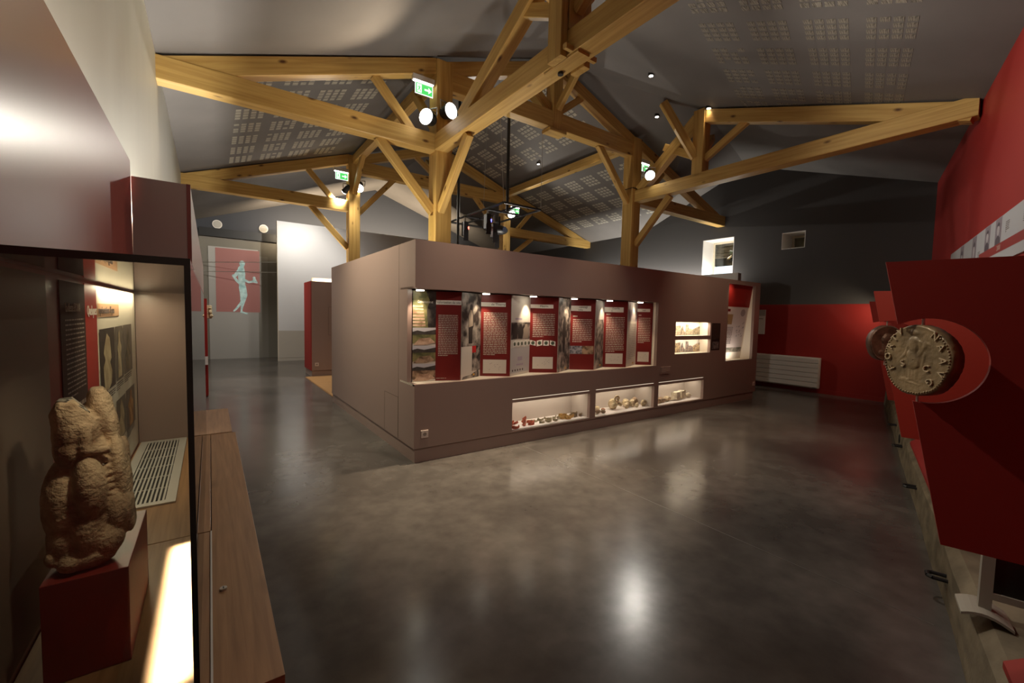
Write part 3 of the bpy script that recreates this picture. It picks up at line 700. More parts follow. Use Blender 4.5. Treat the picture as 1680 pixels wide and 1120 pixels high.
TITLES = [('Connaissance et', 'valorisation du site'), ('', 'de Thierry'), ('', 'Maurin'), ('', 'niewagl\nedia'), ('', 'Caerlle\nC'), ('', 'ner')]
PLAB = ['first folded panel, with colour photos of terraces, at the niche corner', 'second folded panel, with the grey photo of a standing man', 'third folded panel, with the row of round green coins',
        'fourth folded panel, with a tall grey ruin photo and small photo strip', 'fifth folded panel, narrow grey stone photo beside the red text', 'last folded panel, at the far right end of the niche']
PZ0, PZ1 = NZ0 + .002, NZ1 - .012
for k, ((ax, ay), (bx, by), (cx, cy)) in enumerate(FOLD):
    e = thing('folded_panel', (bx, by, PZ0), PLAB[k], 'display panel', 'folded text panels in the lit niche')
    H = PZ1 - PZ0
    sp = Sheet((ax + .003, ay, PZ0), (bx - ax, by - ay, 0), (0, 0, 1), math.hypot(bx - ax, by - ay) - .003, H)
    sr = Sheet((bx, by, PZ0), (cx - bx, cy - by, 0), (0, 0, 1), math.hypot(cx - bx, cy - by) - .004, H)
    put('photo_leaf', sp.slab(.005), PAPER, e); put('red_leaf', sr.slab(.005), PRINTRED, e)
    L = .0012
    if k == 0:
        for y0 in (.0, .20, .40):
            put('landscape_sky', sp.rect(0, 1, y0 + .12, y0 + .195, L), SKY, e); put('landscape_field', sp.rect(0, 1, y0 + .02, y0 + .13, L), GREEN if y0 > .1 else EARTH, e)
            put('landscape_trees', sp.shape([(0, y0 + .12), (0, y0 + .15), (.2, y0 + .165), (.5, y0 + .15), (1, y0 + .175), (1, y0 + .12)], L + .0006), DARKTREE, e)
            put('landscape_ruin', sp.shape([(.02, y0 + .005), (.3, y0 + .075), (.75, y0 + .085), (.98, y0 + .03), (.6, y0 + .005)], L + .0009), STEP if y0 != .2 else EARTH, e)
        put('slope_photo', sp.rect(0, 1, .595, 1, L), GREEN, e); put('tree_photo', sp.shape([(.66, .6), (.60, .78), (.72, .9), (.55, 1), (1, 1), (1, .6)], L + .0005), DARKTREE, e)
        g = G()
        for q in range(7): sp.rect(.0, .55 - .02 * q, .61 + .035 * q, .632 + .035 * q, L + .0008, g)
        put('stair_photo', g, STEP, e)
    elif k in (1, 3):
        put('ruin_photo', sp.rect(0, 1, 0 if k == 3 else .38, 1, L), GRAYPH2 if k == 1 else GRAYPH, e)
        fg = [(.36, .41), (.34, .60), (.33, .76), (.40, .82), (.42, .86), (.50, .88), (.56, .85), (.55, .81), (.60, .76), (.62, .62), (.56, .58), (.55, .41)]
        if k == 3: fg = [(a, b - .12) for a, b in fg]
        put('standing_figure', sp.shape(fg, L + .0006), FIG, e)
        if k == 1:
            put('jacket', sp.shape([(.36, .60), (.34, .74), (.42, .81), (.52, .80), (.56, .74), (.58, .62)], L + .0009), FIGL, e)
            put('map_sketch', sp.rect(0, .55, .0, .37, L), PAPER, e); put('rubble_photo', sp.rect(.55, 1, .08, .38, L), GRAYPH, e); put('red_inset', sp.rect(.55, .76, .30, .38, L + .0006), mat('print_bright_red', (.55, .02, .02), .5), e)
            put('rubble_edge', sp.shape([(.05, .0), (.1, .03), (.5, .04), (.9, .09), (.95, .0)], L + .0006), GRAYPH, e)
        put('pagination', sp.rect(.60, .70, .025, .05, L + .001), YEL, e)
    elif k == 2:
        put('drawing', sp.rect(0, 1, .67, 1, L), PAPER, e); put('group_photo', sp.rect(0, 1, .45, .665, L), GRAYPH2, e)
        for q, a in enumerate((.2, .48, .78)):
            put('group_figure', sp.shape([(a - .13, .46), (a - .15, .58), (a - .08, .61), (a - .06, .645), (a + .06, .645), (a + .08, .61), (a + .15, .57), (a + .12, .46)], L + .0006), FIG if q != 2 else FIGL, e)
        put('plan_sheet', sp.rect(0, 1, .03, .345, L), mat('print_plan', (.50, .47, .46), .5), e)
        g = G(); sp.rect(.36, .60, .18, .23, L + .0006, g); sp.rect(.30, .66, .12, .14, L + .0006, g); sp.rect(.2, .55, .70, .72, L + .0006, g); put('plan_marks', g, LILAC, e)
        g = G()
        for q in range(5): sp.rect(.08 + .13 * q, .14 + .13 * q, .05, .075, L + .0006, g)
        put('plan_scale', g, PRINTDARK, e)
    else:
        put('stone_photo', sp.rect(0, 1, .0, .72 if k == 4 else .0 + 1, L), GRAYPH if k == 4 else PAPER, e)
        put('cliff_photo', sp.rect(0, 1, .72, 1, L), GREYW if k == 4 else LILAC, e) if k == 4 else put('cliff_photo', sp.rect(0, 1, .70, .88, L), LILAC, e)
        if k == 5: put('column_text', sp.words(.1, .9, .1, .66, 20, L, .35, seed=9), mat('print_grey', (.33, .27, .26)), e)
        put('pagination', sp.rect(.62, .75, .03, .055, L + .001), YEL, e)
    # red leaf
    tw = 1 if k == 0 else .82; tz = (.855, .905) if k in (0, 1, 2, 5) else (.835, .91)
    put('title_strip', sr.rect(0, tw, tz[0], tz[1], L), PRINTWHITE, e)
    a_, b_ = TITLES[k]; hgt = (tz[1] - tz[0]) * H
    for li, ln in enumerate(b_.split('\n')):
        n = len(b_.split('\n')); text(ln, sr.p(.04 if k == 0 else (.34 if li == 0 else .30), tz[1] - (tz[1] - tz[0]) * (li + .5) / n, .001), sr.ex, sr.ey, .040, PRINTDARK, e, 'title_lettering', squeeze=.86 if k == 0 else 1)
    if a_: text(a_, sp.p(.20, .88, .002), sp.ex, sp.ey, .042, PRINTWHITE, e, 'title_lettering', squeeze=.62)
    rows = (24, 26, 13, 13, 21, 15)[k]; top = (.74, .78, .78, .72, .76, .76)[k]; bot = (.27, .25, .46, .38, .22, .34)[k]
    put('text_lines', sr.words(.10, .88, bot, top, rows, L, .42, seed=20 + k), PRINTTEXT, e)
    if k in (3, 4, 5): put('subtitle', sr.words(.10, .45, top + .015, top + .05, 1, L, .5, seed=k), PRINTTEXT, e)
    if k in (1, 2, 4, 5):
        q = (.10, .88, .035, .205) if k == 1 else (.12, .85, .05, .21); put('site_plan', sr.rect(*q, L), PAPER, e)
        g = G(); r = random.Random(k)
        for _ in range(9):
            u0, v0 = q[0] + (q[1] - q[0]) * r.uniform(.2, .8), q[2] + (q[3] - q[2]) * r.uniform(.25, .75); sr.rect(u0, u0 + .04, v0, v0 + .004, L + .0006, g)
        put('plan_lines', g, mat('print_grey', (.33, .27, .26)), e)
    if k == 3:
        put('tools_photo', sr.rect(.0, .50, .225, .34, L), PH('photo_blue_grey', (.35, .32, .34), (.08, .08, .10), 30), e); put('museum_photo', sr.rect(.5, .97, .225, .34, L), EARTH, e)
    if k == 0: put('caption', sr.words(.03, .9, .02, .03, 1, L, .6, seed=2), PRINTTEXT, e)
    if k == 2:   # the row of coins crosses both leaves
        COIN = PH('print_coin_green', (.05, .10, .07), (.12, .10, .06), 60)
        for q in range(9):
            sh, a = (sp, .10 + q * .19) if q < 5 else (sr, .02 + (q - 5) * .235)
            w_ = .085 if q < 5 else .10; hz = .034; tl = (q % 3 - 1) * .012
            sh.shape and put('coin_card', sh.shape([(a, .395 - hz + tl), (a + 2 * w_, .395 - hz - tl * .4), (a + 2 * w_, .395 + hz - tl), (a, .395 + hz + tl * .4)], L + .0012), PRINTWHITE, e)
            put('coin_print', sh.shape([(a + w_ + w_ * .62 * math.cos(t), .395 + hz * .72 * math.sin(t)) for t in [i * math.pi / 7 for i in range(14)]], L + .002), COIN, e)

# --- picture sets in the two recesses
for k, (x0, x1, z0, z1) in enumerate(LBX):
    e = thing('recess_picture', ((x0 + x1) / 2, 4.45, z0), ['grey brown pictures of ruins in the upper lit recess', 'colour pictures of ruins in the lower lit recess'][k], 'picture')
    s = Sheet((x0, 4.455, z0 + .008), (1, 0, 0), (0, 0, 1), x1 - x0, z1 - z0 - .03)
    put('backing', s.slab(.003), PRINTWHITE, e)
    T = [PH('picture_ruin_%d_%d' % (k, q), c, d, 26) for q, (c, d) in enumerate([((.34, .28, .19), (.12, .09, .06)), ((.55, .45, .32), (.22, .17, .12)), ((.45, .36, .26), (.16, .12, .09))] if k == 0 else [((.30, .28, .08), (.10, .09, .03)), ((.50, .36, .20), (.16, .11, .08)), ((.34, .25, .20), (.10, .08, .09))])]
    sh = [([(0, 0), (0, .62), (.10, .5), (.21, .40), (.21, 0)], T[0]), ([(.23, 0), (.23, .70), (.30, .76), (.43, .82), (.43, 0)], T[1]), ([(.45, .05), (.46, .5), (.49, .78), (.52, .40), (.57, .18), (.57, .0)], T[2]),
          ([(.59, 0), (.59, .9), (.65, .88), (.67, .5), (.73, .52), (.79, .4), (.79, 0)], T[2 if k else 1]), ([(.81, 0), (.81, .5), (.90, .62), (1, .75), (1, 0)], T[0 if not k else 1])]
    for pts, m in sh: put('picture_cutout', G().prism([s.p(a, b, .006) for a, b in pts], s.ez * .006), m, e)
pl = Sheet((7.43, BY0 - .001, 1.05), (1, 0, 0), (0, 0, 1), .285, .495)
e = thing('caption_panel', tuple(pl.p(.5, 0)), 'narrow dark brown caption panel right of the lit picture recesses', 'caption panel')
put('board', pl.slab(.004), PRINTBROWN, e); put('text_lines', pl.words(.1, .9, .38, .95, 14, .001, .3, seed=5), mat('print_faint_brown', (.12, .06, .045), .6), e); put('photograph', pl.rect(.12, .88, .05, .32, .001), PH('photo_spire', (.22, .19, .18), (.05, .045, .045), 20), e)
e = thing('small_caption', (6.08, BY0, .76), 'small beige caption plate above the rightmost vitrine', 'caption plate')
s = Sheet((5.955, BY0 - .02, .708), (1, 0, 0), (0, 0, 1), .262, .112); put('plate', s.slab(.018), TAUPE, e); put('text_lines', s.words(.08, .9, .2, .85, 5, .001, .4, seed=8), PRINTTEXT, e)

def socket(c, ex, label, n=1):
    ex = Vector(ex).normalized(); up = Vector((0, 0, 1)); ez = ex.cross(up); c = Vector(c)
    e = thing('power_socket', tuple(c), label, 'power socket')
    put('cover_plate', G().obox(c - ex * .042 - up * .042 - ez * .001, ex * .084, up * .084, ez * .010), mat('socket_plastic', (.62, .52, .46), .4), e, bevel=.003)
    put('socket_well', G().cyl(c + ez * .009, c + ez * .0105, .021, 16), mat('socket_well', (.28, .22, .19), .5), e)
    g = G(); g.cyl(c + ez * .0105 - ex * .009, c + ez * .0112 - ex * .009, .003, 8); g.cyl(c + ez * .0105 + ex * .009, c + ez * .0112 + ex * .009, .003, 8); put('contact_hole', g, BLACK, e)
socket((1.868, BY0, .308), (1, 0, 0), 'power socket low on the near corner of the brown block')
socket((9.10, BY0, .318), (1, 0, 0), 'power socket low at the far right end of the brown block')

# --- finds in the vitrines
def rock(name, c, r, sq, m, label, cat, grp, seed, rotz=0, flat=0, angular=False, parent=None):
    rnd = random.Random(seed); bm = bmesh.new()
    if angular: bmesh.ops.create_cube(bm, size=1.7); bmesh.ops.subdivide_edges(bm, edges=bm.edges[:], cuts=2, use_grid_fill=True)
    else: bmesh.ops.create_icosphere(bm, subdivisions=2, radius=1)
    off = Vector((rnd.random() * 50, rnd.random() * 50, 0))
    for v in bm.verts:
        q = 1 + .34 * noise.noise(v.co * 1.3 + off) + .14 * noise.noise(v.co * 3.5 + off); v.co = Vector((v.co.x * sq[0], v.co.y * sq[1], v.co.z * sq[2])) * r * q * .84
    bmesh.ops.rotate(bm, verts=bm.verts, cent=(0, 0, 0), matrix=Matrix.Rotation(rotz, 3, 'Z') @ Matrix.Rotation(rnd.uniform(-.15, .15), 3, 'X'))
    zmin = min(v.co.z for v in bm.verts); me = bpy.data.meshes.new(name)
    for v in bm.verts: v.co.z -= zmin
    bm.to_mesh(me); bm.free(); me.materials.append(m)
    o = bpy.data.objects.new(name, me); COL.objects.link(o); o.location = c; o['_w'] = tuple(c)
    if parent: o.parent = parent; o.location = Vector(c) - Vector(parent['_w'])
    return tag(o, label, cat, grp) if label else o
def sherd(name, c, r, arc, h, m, label, grp, seed, tilt=.4):
    """a curved piece of a broken pot"""
    rnd = random.Random(seed); g = G(); n = 7; t = r * .13; k = 0
    for i in range(n + 1):
        a = -arc / 2 + arc * i / n; top = h * (1 + rnd.uniform(-.3, .15)); lo = rnd.uniform(0, .12) * h
        for rr in (r, r - t):
            g.v += [(rr * math.sin(a), r * .6 - rr * math.cos(a), lo), (rr * math.sin(a) * .9, r * .6 - rr * math.cos(a) * .9, top)]
    for i in range(n):
        a, b = 4 * i, 4 * i + 4
        g.f += [(a, b, b + 1, a + 1), (a + 2, a + 3, b + 3, b + 2), (a + 1, b + 1, b + 3, a + 3), (a, a + 2, b + 2, b)]
    g.f += [(0, 1, 3, 2), (4 * n, 4 * n + 2, 4 * n + 3, 4 * n + 1)]
    R = Matrix.Rotation(rnd.uniform(-.9, .9), 3, 'Z') @ Matrix.Rotation(tilt * rnd.uniform(-.4, 2.6), 3, 'X')
    v = [R @ Vector(p) for p in g.v]; z = min(p.z for p in v)
    me = bpy.data.meshes.new(name); me.from_pydata([(p.x, p.y, p.z - z) for p in v], [], g.f); me.materials.append(m); fixnormals(me)
    o = bpy.data.objects.new(name, me); COL.objects.link(o); o.location = c; return tag(o, label, 'pottery fragment', grp)
TERRA = mat('red_terracotta', (.46, .10, .05), .6, var=.4, scale=(20, 20, 20)); OCHRE = mat('ochre_pottery', (.55, .33, .10), .7, var=.5, scale=(22, 22, 22)); GREENISH = mat('grey_green_pottery', (.36, .31, .19), .75, var=.5, scale=(22, 22, 22)); BROWNP = mat('brown_pottery', (.30, .21, .12), .8, var=.5, scale=(22, 22, 22))
LIME = mat('limestone', (.74, .60, .38), .85, var=.5, scale=(24, 24, 24), bump=.6); LIME2 = mat('pale_limestone', (.80, .72, .54), .85, var=.3, scale=(20, 20, 20), bump=.4); TUFF = mat('brown_stone', (.42, .29, .18), .9, var=.5, scale=(14, 14, 14), bump=.4)
ORD = ['first', 'second', 'third', 'fourth', 'fifth', 'sixth', 'seventh', 'eighth', 'ninth', 'tenth', 'eleventh', 'twelfth']
vz = VIT[0][2]
for i, (x, y, r) in enumerate(((3.07, 4.36, .05), (3.06, 4.48, .045), (3.12, 4.31, .05), (3.15, 4.46, .06), (3.24, 4.50, .05), (3.30, 4.37, .045), (3.37, 4.50, .07), (3.42, 4.36, .05), (3.47, 4.44, .045))):
    sherd('red_sherd', (x, y, vz), r * 1.5, 1.9, r * .85, TERRA, ORD[i] + ' red pot fragment from the left in the left vitrine', 'red pottery fragments', 40 + i)
for i, (x, y, r) in enumerate(((3.55, 4.46, .04), (3.60, 4.36, .04), (3.66, 4.47, .045), (3.71, 4.36, .045), (3.78, 4.45, .05), (3.83, 4.36, .05), (3.90, 4.47, .05), (3.97, 4.43, .045))):
    sherd('grey_sherd', (x, y, vz), r * 1.5, 1.7, r * .8, GREENISH, ORD[i] + ' grey green pot fragment from the left in the left vitrine', 'grey green pottery fragments', 60 + i)
for i, (x, y, r) in enumerate(((4.00, 4.40, .05), (4.06, 4.35, .045), (4.08, 4.48, .055), (4.14, 4.40, .05))):
    sherd('ochre_sherd', (x, y, vz), r * 1.5, 2.0, r * .95, OCHRE, ORD[i] + ' ochre pot fragment from the left in the left vitrine', 'ochre pottery fragments', 80 + i)
for i, (x, y, r) in enumerate(((4.20, 4.46, .05), (4.25, 4.40, .05), (4.30, 4.49, .055), (4.33, 4.40, .045))):
    sherd('brown_sherd', (x, y, vz), r * 1.5, 1.8, r * .9, BROWNP, ORD[i] + ' brown pot fragment from the left at the right end of the left vitrine', 'brown pottery fragments', 90 + i)
vz = VIT[1][2]
for i, (x, y, r, s, m) in enumerate(((4.53, 4.40, .05, (1, .9, .8), TUFF), (4.61, 4.47, .075, (1, .8, .8), TUFF), (4.66, 4.36, .055, (1.1, .9, .7), TUFF), (4.77, 4.48, .07, (1.5, .8, .8), LIME), (4.78, 4.36, .05, (1.1, .8, .8), TUFF))):
    rock('brown_rubble', (x, y, vz), r, s, m, ORD[i] + ' brown rubble stone from the left in the middle vitrine', 'stone', 'brown rubble stones in the middle vitrine', 100 + i, .3 * i)
rock('red_stone_chip', (4.87, 4.44, vz), .04, (1.1, .8, .7), TERRA, 'small reddish stone chip beside the brown rubble in the middle vitrine', 'stone', None, 111)
# carved capital fragment with a scroll
e = thing('carved_capital', (5.10, 4.44, vz), 'pale carved capital fragment with a spiral scroll in the middle vitrine', 'carved stone')
rock('body', (5.10, 4.45, vz), .105, (1.05, .85, .95), LIME, None, None, None, 120, parent=e)
g = G()
for i in range(26):
    a = i * .42; rr = .062 - .0021 * i; g.ball((5.065 + rr * math.cos(a), 4.36 - .0012 * i, vz + .185 + rr * .8 * math.sin(a)), .016 - .0003 * i, (1, 1, 1), 7, 5)
put('scroll', g, LIME, e, smooth=True)
g = G()
for i in range(6): g.ball((5.11 + .028 * i, 4.375 + .012 * i, vz + .13 - .012 * i), .03, (1, .9, 1.2), 8, 6, .08)
put('leaf_moulding', g, LIME, e, smooth=True)
for i, (x, y, r, s) in enumerate(((5.36, 4.40, .06, (.9, .8, 1)), (5.43, 4.48, .085, (1.2, .9, .9)), (5.53, 4.44, .07, (1, .8, 1.1)), (5.56, 4.36, .045, (.8, .8, 1.1)))):
    rock('limestone_lump', (x, y, vz), r, s, LIME, ORD[i] + ' pale limestone lump right of the carved capital', 'stone', 'limestone lumps in the middle vitrine', 130 + i, .5 * i)
e = rock('rounded_stone', (5.67, 4.50, vz), .08, (1, .8, .9), TUFF, 'rounded tan stone at the back right of the middle vitrine', 'stone', None, 140)
g = G()
for i in range(22):
    a = i * 2 * math.pi / 22; g.ball((5.74 + .045 * math.cos(a), 4.37, vz + .055 + .035 * math.sin(a)), .020, (1, 1.3, 1), 7, 5)
tag(put('stone_ring', g, LIME, None, smooth=True), 'small ring shaped limestone piece at the right end of the middle vitrine', 'carved stone')
vz = VIT[2][2]
for i, (x, y, r, s, m, ang) in enumerate(((6.06, 4.40, .085, (1.5, .8, .55), TUFF, True), (6.25, 4.42, .08, (1.4, .8, .6), TUFF, True), (6.46, 4.44, .09, (1.4, .7, .6), LIME, False))):
    rock('flat_stone', (x, y, vz), r, s, m, ORD[i] + ' flat grey brown stone slab from the left in the right vitrine', 'stone', 'flat stone slabs in the right vitrine', 150 + i, .1, angular=ang)
rock('dressed_block', (6.68, 4.42, vz), .11, (1.0, .7, .8), LIME2, 'left of the two pale dressed stone blocks in the right vitrine', 'stone block', 'pale dressed blocks', 160, .25, angular=True)
rock('dressed_block', (6.90, 4.46, vz), .10, (1.1, .8, .9), LIME2, 'right of the two pale dressed stone blocks in the right vitrine', 'stone block', 'pale dressed blocks', 161, .1, angular=True)
rock('pale_pebble', (7.10, 4.44, vz), .06, (1.2, .8, .9), LIME2, 'small pale stone at the right end of the right vitrine', 'stone', None, 162)

# ------------------------------------------------------------------ left side: lacquered wall, showcase, statue
XP = -.356
pp = thing('lacquered_panel', (XP, 1.4, 0), 'tall glossy maroon panel standing off the pale left wall', 'wall panel')
put('board', G().box(XP - .03, XP, -.55, 3.28, 0, 2.43), MAROON, pp)
cab = thing('side_cabinet', (-.25, 6.3, 0), 'long brown taupe cabinet behind the glass showcase along the left wall', 'cabinet')
put('end_face', G().box(XP, -.10, 3.30, 3.32, 0, 2.35), TAUPE, cab)
put('carcass', G().box(XP, -.087, 3.32, 9.40, 0, 2.352), TAUPE, cab)
put('edge_strip', G().box(-.105, -.085, 3.298, 3.322, 0, 2.352), mat('red_edge', (.16, .03, .02), .5), cab)
e = thing('red_end_panel', (-.2, 9.55, 0), 'narrow red partition end far down the left side of the hall', 'partition')
put('board', G().box(-.43, -.045, 9.50, 9.60, .03, 1.79), RED, e)
put('foot', G().box(-.43, -.055, 9.51, 9.59, 0, .03), PRINTRED, e)
e = thing('leaflet_tray', (-.05, 9.46, .66), 'small white leaflet tray on the red partition end', 'tray')
put('tray', G().box(-.11, -.045, 9.42, 9.51, .60, .62), WHITE, e); put('front', G().box(-.11, -.045, 9.415, 9.425, .60, .75), WHITE, e)
e = thing('stone_relief', (.0, 9.55, 1.42), 'small pale stone relief mounted on the side of the red partition', 'stone relief')
put('slab', G().box(-.055, .03, 9.52, 9.60, 1.43, 1.67), LIME, e, bevel=.012)
g = G(); g.ball((.0, 9.515, 1.62), .022, (1, .8, 1), 10, 7, .08); g.ball((.0, 9.515, 1.55), .03, (.9, .7, 1.3), 10, 7, .08); g.ball((.02, 9.51, 1.48), .026, (1.1, .8, 1), 10, 7, .08); put('carved_figure', g, LIME, e, smooth=True)

# showcase
ZL = .80
sc = thing('showcase_plinth', (-.1, 2.2, 0), 'oak topped plinth of the glass showcase in the left foreground', 'plinth')
put('base', G().box(XP + .002, .105, 1.03, 3.29, 0, ZL - .03), mat('plinth_red_brown', (.10, .025, .018), .4), sc)
for x0, x1, y0, y1 in ((XP + .002, -.0115, 1.012, 1.8425), (XP + .002, -.0115, 1.8475, 3.297), (-.0085, .122, 1.012, 3.297)):
    put('top_board', G().box(x0, x1, y0, y1, ZL - .03, ZL), OAK, sc, rot=Euler((0, 0, math.pi / 2)), bevel=.001)
put('door_rail', G().box(-.0122, -.0078, 1.02, 1.840, ZL - .002, ZL + .003), ALU, sc)
g = G(); g.cyl((.018, 1.43, ZL), (.018, 1.43, ZL + .006), .009, 16); r_ = put('lock', g, STEEL, sc); put('keyway', G().box(.0165, .0195, 1.425, 1.435, ZL + .0062, ZL + .0068), BLACK, r_)
e = thing('low_ledge', (.03, 3.75, 0), 'lower narrow oak ledge beyond the end of the showcase', 'ledge')
put('top_board', G().box(-.083, .106, 3.34, 4.15, ZL - .035, ZL - .004), mat('oak_light', (.44, .27, .15), .4, var=.25, scale=(60, 3, 60)), e); put('base', G().box(-.083, .09, 3.36, 4.13, 0, ZL - .035), TAUPED, e)

vt = thing('vent_grille', (-.22, 2.76, ZL), 'metal air vent grille with long slats set in the oak deck', 'vent grille')
vx0, vx1, vy0, vy1 = -.345, -.130, 2.20, 3.285
for q in ((vx0, vx1, vy0, vy0 + .035), (vx0, vx1, vy1 - .035, vy1), (vx0, vx0 + .035, vy0 + .035, vy1 - .035), (vx1 - .035, vx1, vy0 + .035, vy1 - .035)):
    put('frame_bar', G().box(*q, ZL + .0005, ZL + .007), ALU, vt)
put('dark_duct', G().box(vx0 + .03, vx1 - .03, vy0 + .03, vy1 - .03, ZL + .0002, ZL + .0012), SHADOWGAP, vt)
ns = 10
for k in range(ns):
    x = vx0 + .035 + (vx1 - vx0 - .07) * (k + .5) / ns
    put('slat', G().box(x - .0035, x + .0035, vy0 + .034, vy1 - .034, ZL + .001, ZL + .006), ALU, vt)
for k in range(1, 6):
    y = vy0 + .035 + (vy1 - vy0 - .07) * k / 6; put('cross_bar', G().box(vx0 + .034, vx1 - .034, y - .003, y + .003, ZL + .001, ZL + .0052), ALU, vt)

gc = thing('glass_showcase', (-.19, 2.2, ZL), 'tall glass showcase case over the stone statue, green edged panes', 'showcase')
GX0, GX1, GY0, GY1, GZ = XP + .004, -.031, 1.075, 3.292, 1.690; T = .009
def pane(name, x0, x1, y0, y1, z0, z1, thin):
    """pane whose narrow sides are the dark green ground edges"""
    g = G(); P = [(x0, y0, z0), (x1, y0, z0), (x1, y1, z0), (x0, y1, z0)]; g.prism(P, (0, 0, z1 - z0)); big = {'x': (3, 5), 'y': (2, 4), 'z': (0, 1)}[thin]
    g.m = [0 if i in big else 1 for i in range(6)]
    return put(name, g, [GLASS, GLASSEDGE], gc)
pane('front_pane', GX0, GX1, GY0, GY0 + T, ZL + .001, GZ, 'y')
pane('side_pane', GX1 - T, GX1, GY0 + T, GY1, ZL + .001, GZ, 'x')
pane('top_pane', GX0, GX1, GY0, GY1, GZ, GZ + T, 'z')
put('corner_joint', G().box(GX1 - T - .001, GX1 + .0005, GY0 - .0005, GY0 + T + .001, ZL + .001, GZ), GLASSEDGE, gc)
put('rim_joint', G().box(GX0, GX1 + .0005, GY0 - .0007, GY0 + T, GZ - .005, GZ + T + .0005), GLASSEDGE, gc)

PRINTFAINT = mat('print_text_faint', (.26, .20, .17), .6)
# printed panel on the back of the case
tp = thing('showcase_text_panel', (XP, 2.5, .85), 'printed text panel in dark brown, red and cream on the back of the showcase', 'display panel')
s = Sheet((XP + .003, 1.76, .82), (0, 1, 0), (0, 0, 1), 1.49, .86)
put('brown_part', Sheet((XP + .003, 1.76, .82), (0, 1, 0), (0, 0, 1), .30, .855).slab(.002), PRINTBROWN, tp)
put('red_part', Sheet((XP + .003, 2.06, .82), (0, 1, 0), (0, 0, 1), .185, .86).slab(.002), mat('print_vivid_red', (.36, .025, .018), .45), tp)
put('cream_part', Sheet((XP + .003, 2.245, .82), (0, 1, 0), (0, 0, 1), 1.005, .86).slab(.002), mat('print_cream', (.74, .66, .54), .5), tp)
X_ = XP + .0045; PY = Vector((0, 1, 0)); PZ = Vector((0, 0, 1))
sh = lambda y0, y1, z0, z1: Sheet((X_, y0, z0), (0, 1, 0), (0, 0, 1), y1 - y0, z1 - z0)
text('La déesse EPONA', (X_, 1.80, 1.595), PY, PZ, .038, PRINTTEXT, tp, 'heading', squeeze=.62)
put('text_lines', sh(1.80, 2.03, 1.31, 1.56).words(0, 1, 0, 1, 17, 0, .32, seed=31), PRINTFAINT, tp)
put('quotation_lines', sh(1.80, 2.04, 1.03, 1.29).words(0, 1, 0, 1, 8, 0, .42, seed=32), PRINTFAINT, tp)
put('title_band', sh(2.245, 2.72, 1.560, 1.613).rect(0, 1, 0, 1, 0), mat('print_tan', (.60, .34, .19), .5), tp)
text('Quelques', (X_ + .001, 2.07, 1.585), PY, PZ, .050, PRINTWHITE, tp, 'title', squeeze=.78)
text("représentations d'Epona", (X_ + .001, 2.255, 1.586), PY, PZ, .042, PRINTDARK, tp, 'title', squeeze=.80)
PHB = mat('photo_black', (.035, .03, .026), .4); PHG = mat('photo_grey_ground', (.13, .11, .085), .4); PHS = PH('photo_ivory', (.66, .52, .32), (.45, .33, .19), 18); PHD = PH('photo_bronze', (.20, .14, .07), (.05, .05, .03), 22); PHO = PH('photo_amber', (.50, .26, .08), (.25, .11, .03), 20)
def photo(y0, y1, z0, z1, bg, m, pts, nm):
    q = sh(y0, y1, z0, z1); put(nm, q.rect(0, 1, 0, 1, 0), bg, tp); put('pictured_object', q.shape(pts, .0008), m, tp)
photo(2.27, 2.585, 1.255, 1.512, PHB, PHS, [(.22, .04), (.16, .40), (.30, .50), (.20, .62), (.26, .72), (.44, .92), (.62, .84), (.72, .50), (.60, .44), (.74, .28), (.68, .08), (.45, .0)], 'photograph')
photo(2.60, 2.80, 1.262, 1.512, PHG, PHS, [(.25, .05), (.3, .5), (.2, .6), (.4, .72), (.38, .85), (.52, .93), (.62, .85), (.6, .72), (.78, .6), (.68, .48), (.75, .05)], 'photograph')
photo(2.815, 3.09, 1.268, 1.512, PHG, PHD, [(.3, .05), (.2, .4), (.42, .55), (.4, .8), (.55, .92), (.66, .8), (.7, .5), (.86, .38), (.6, .3), (.7, .05)], 'photograph')
photo(2.58, 2.83, .985, 1.175, PHG, PHS, [(.2, .02), (.15, .4), (.35, .55), (.35, .82), (.5, .95), (.65, .8), (.8, .5), (.7, .35), (.85, .04)], 'photograph')
photo(2.845, 3.14, .975, 1.180, PHG, PHO, [(.3, .04), (.25, .5), (.15, .6), (.4, .75), (.45, .93), (.6, .92), (.65, .7), (.8, .6), (.72, .3), (.78, .04)], 'photograph')
put('reflection_board', G().box(XP + .0005, XP + .002, 1.09, 1.64, ZL + .02, 1.68), mat('reflection_brown', (.20, .145, .115), .5), tp)  # brown board added to imitate the brown reflection in the front pane
g = G()
for y0, y1, z0 in ((2.27, 2.57, 1.205), (2.60, 2.78, 1.215), (2.82, 3.05, 1.222), (2.85, 3.1, .935)):
    q = sh(y0, y1, z0, z0 + .038).words(0, 1, 0, 1, 4, 0, .5, seed=int(y0 * 100)); n = len(g.v); g.v += q.v; g.f += [tuple(i + n for i in f_) for f_ in q.f]; g.m += q.m
put('captions', g, PRINTDARK, tp)

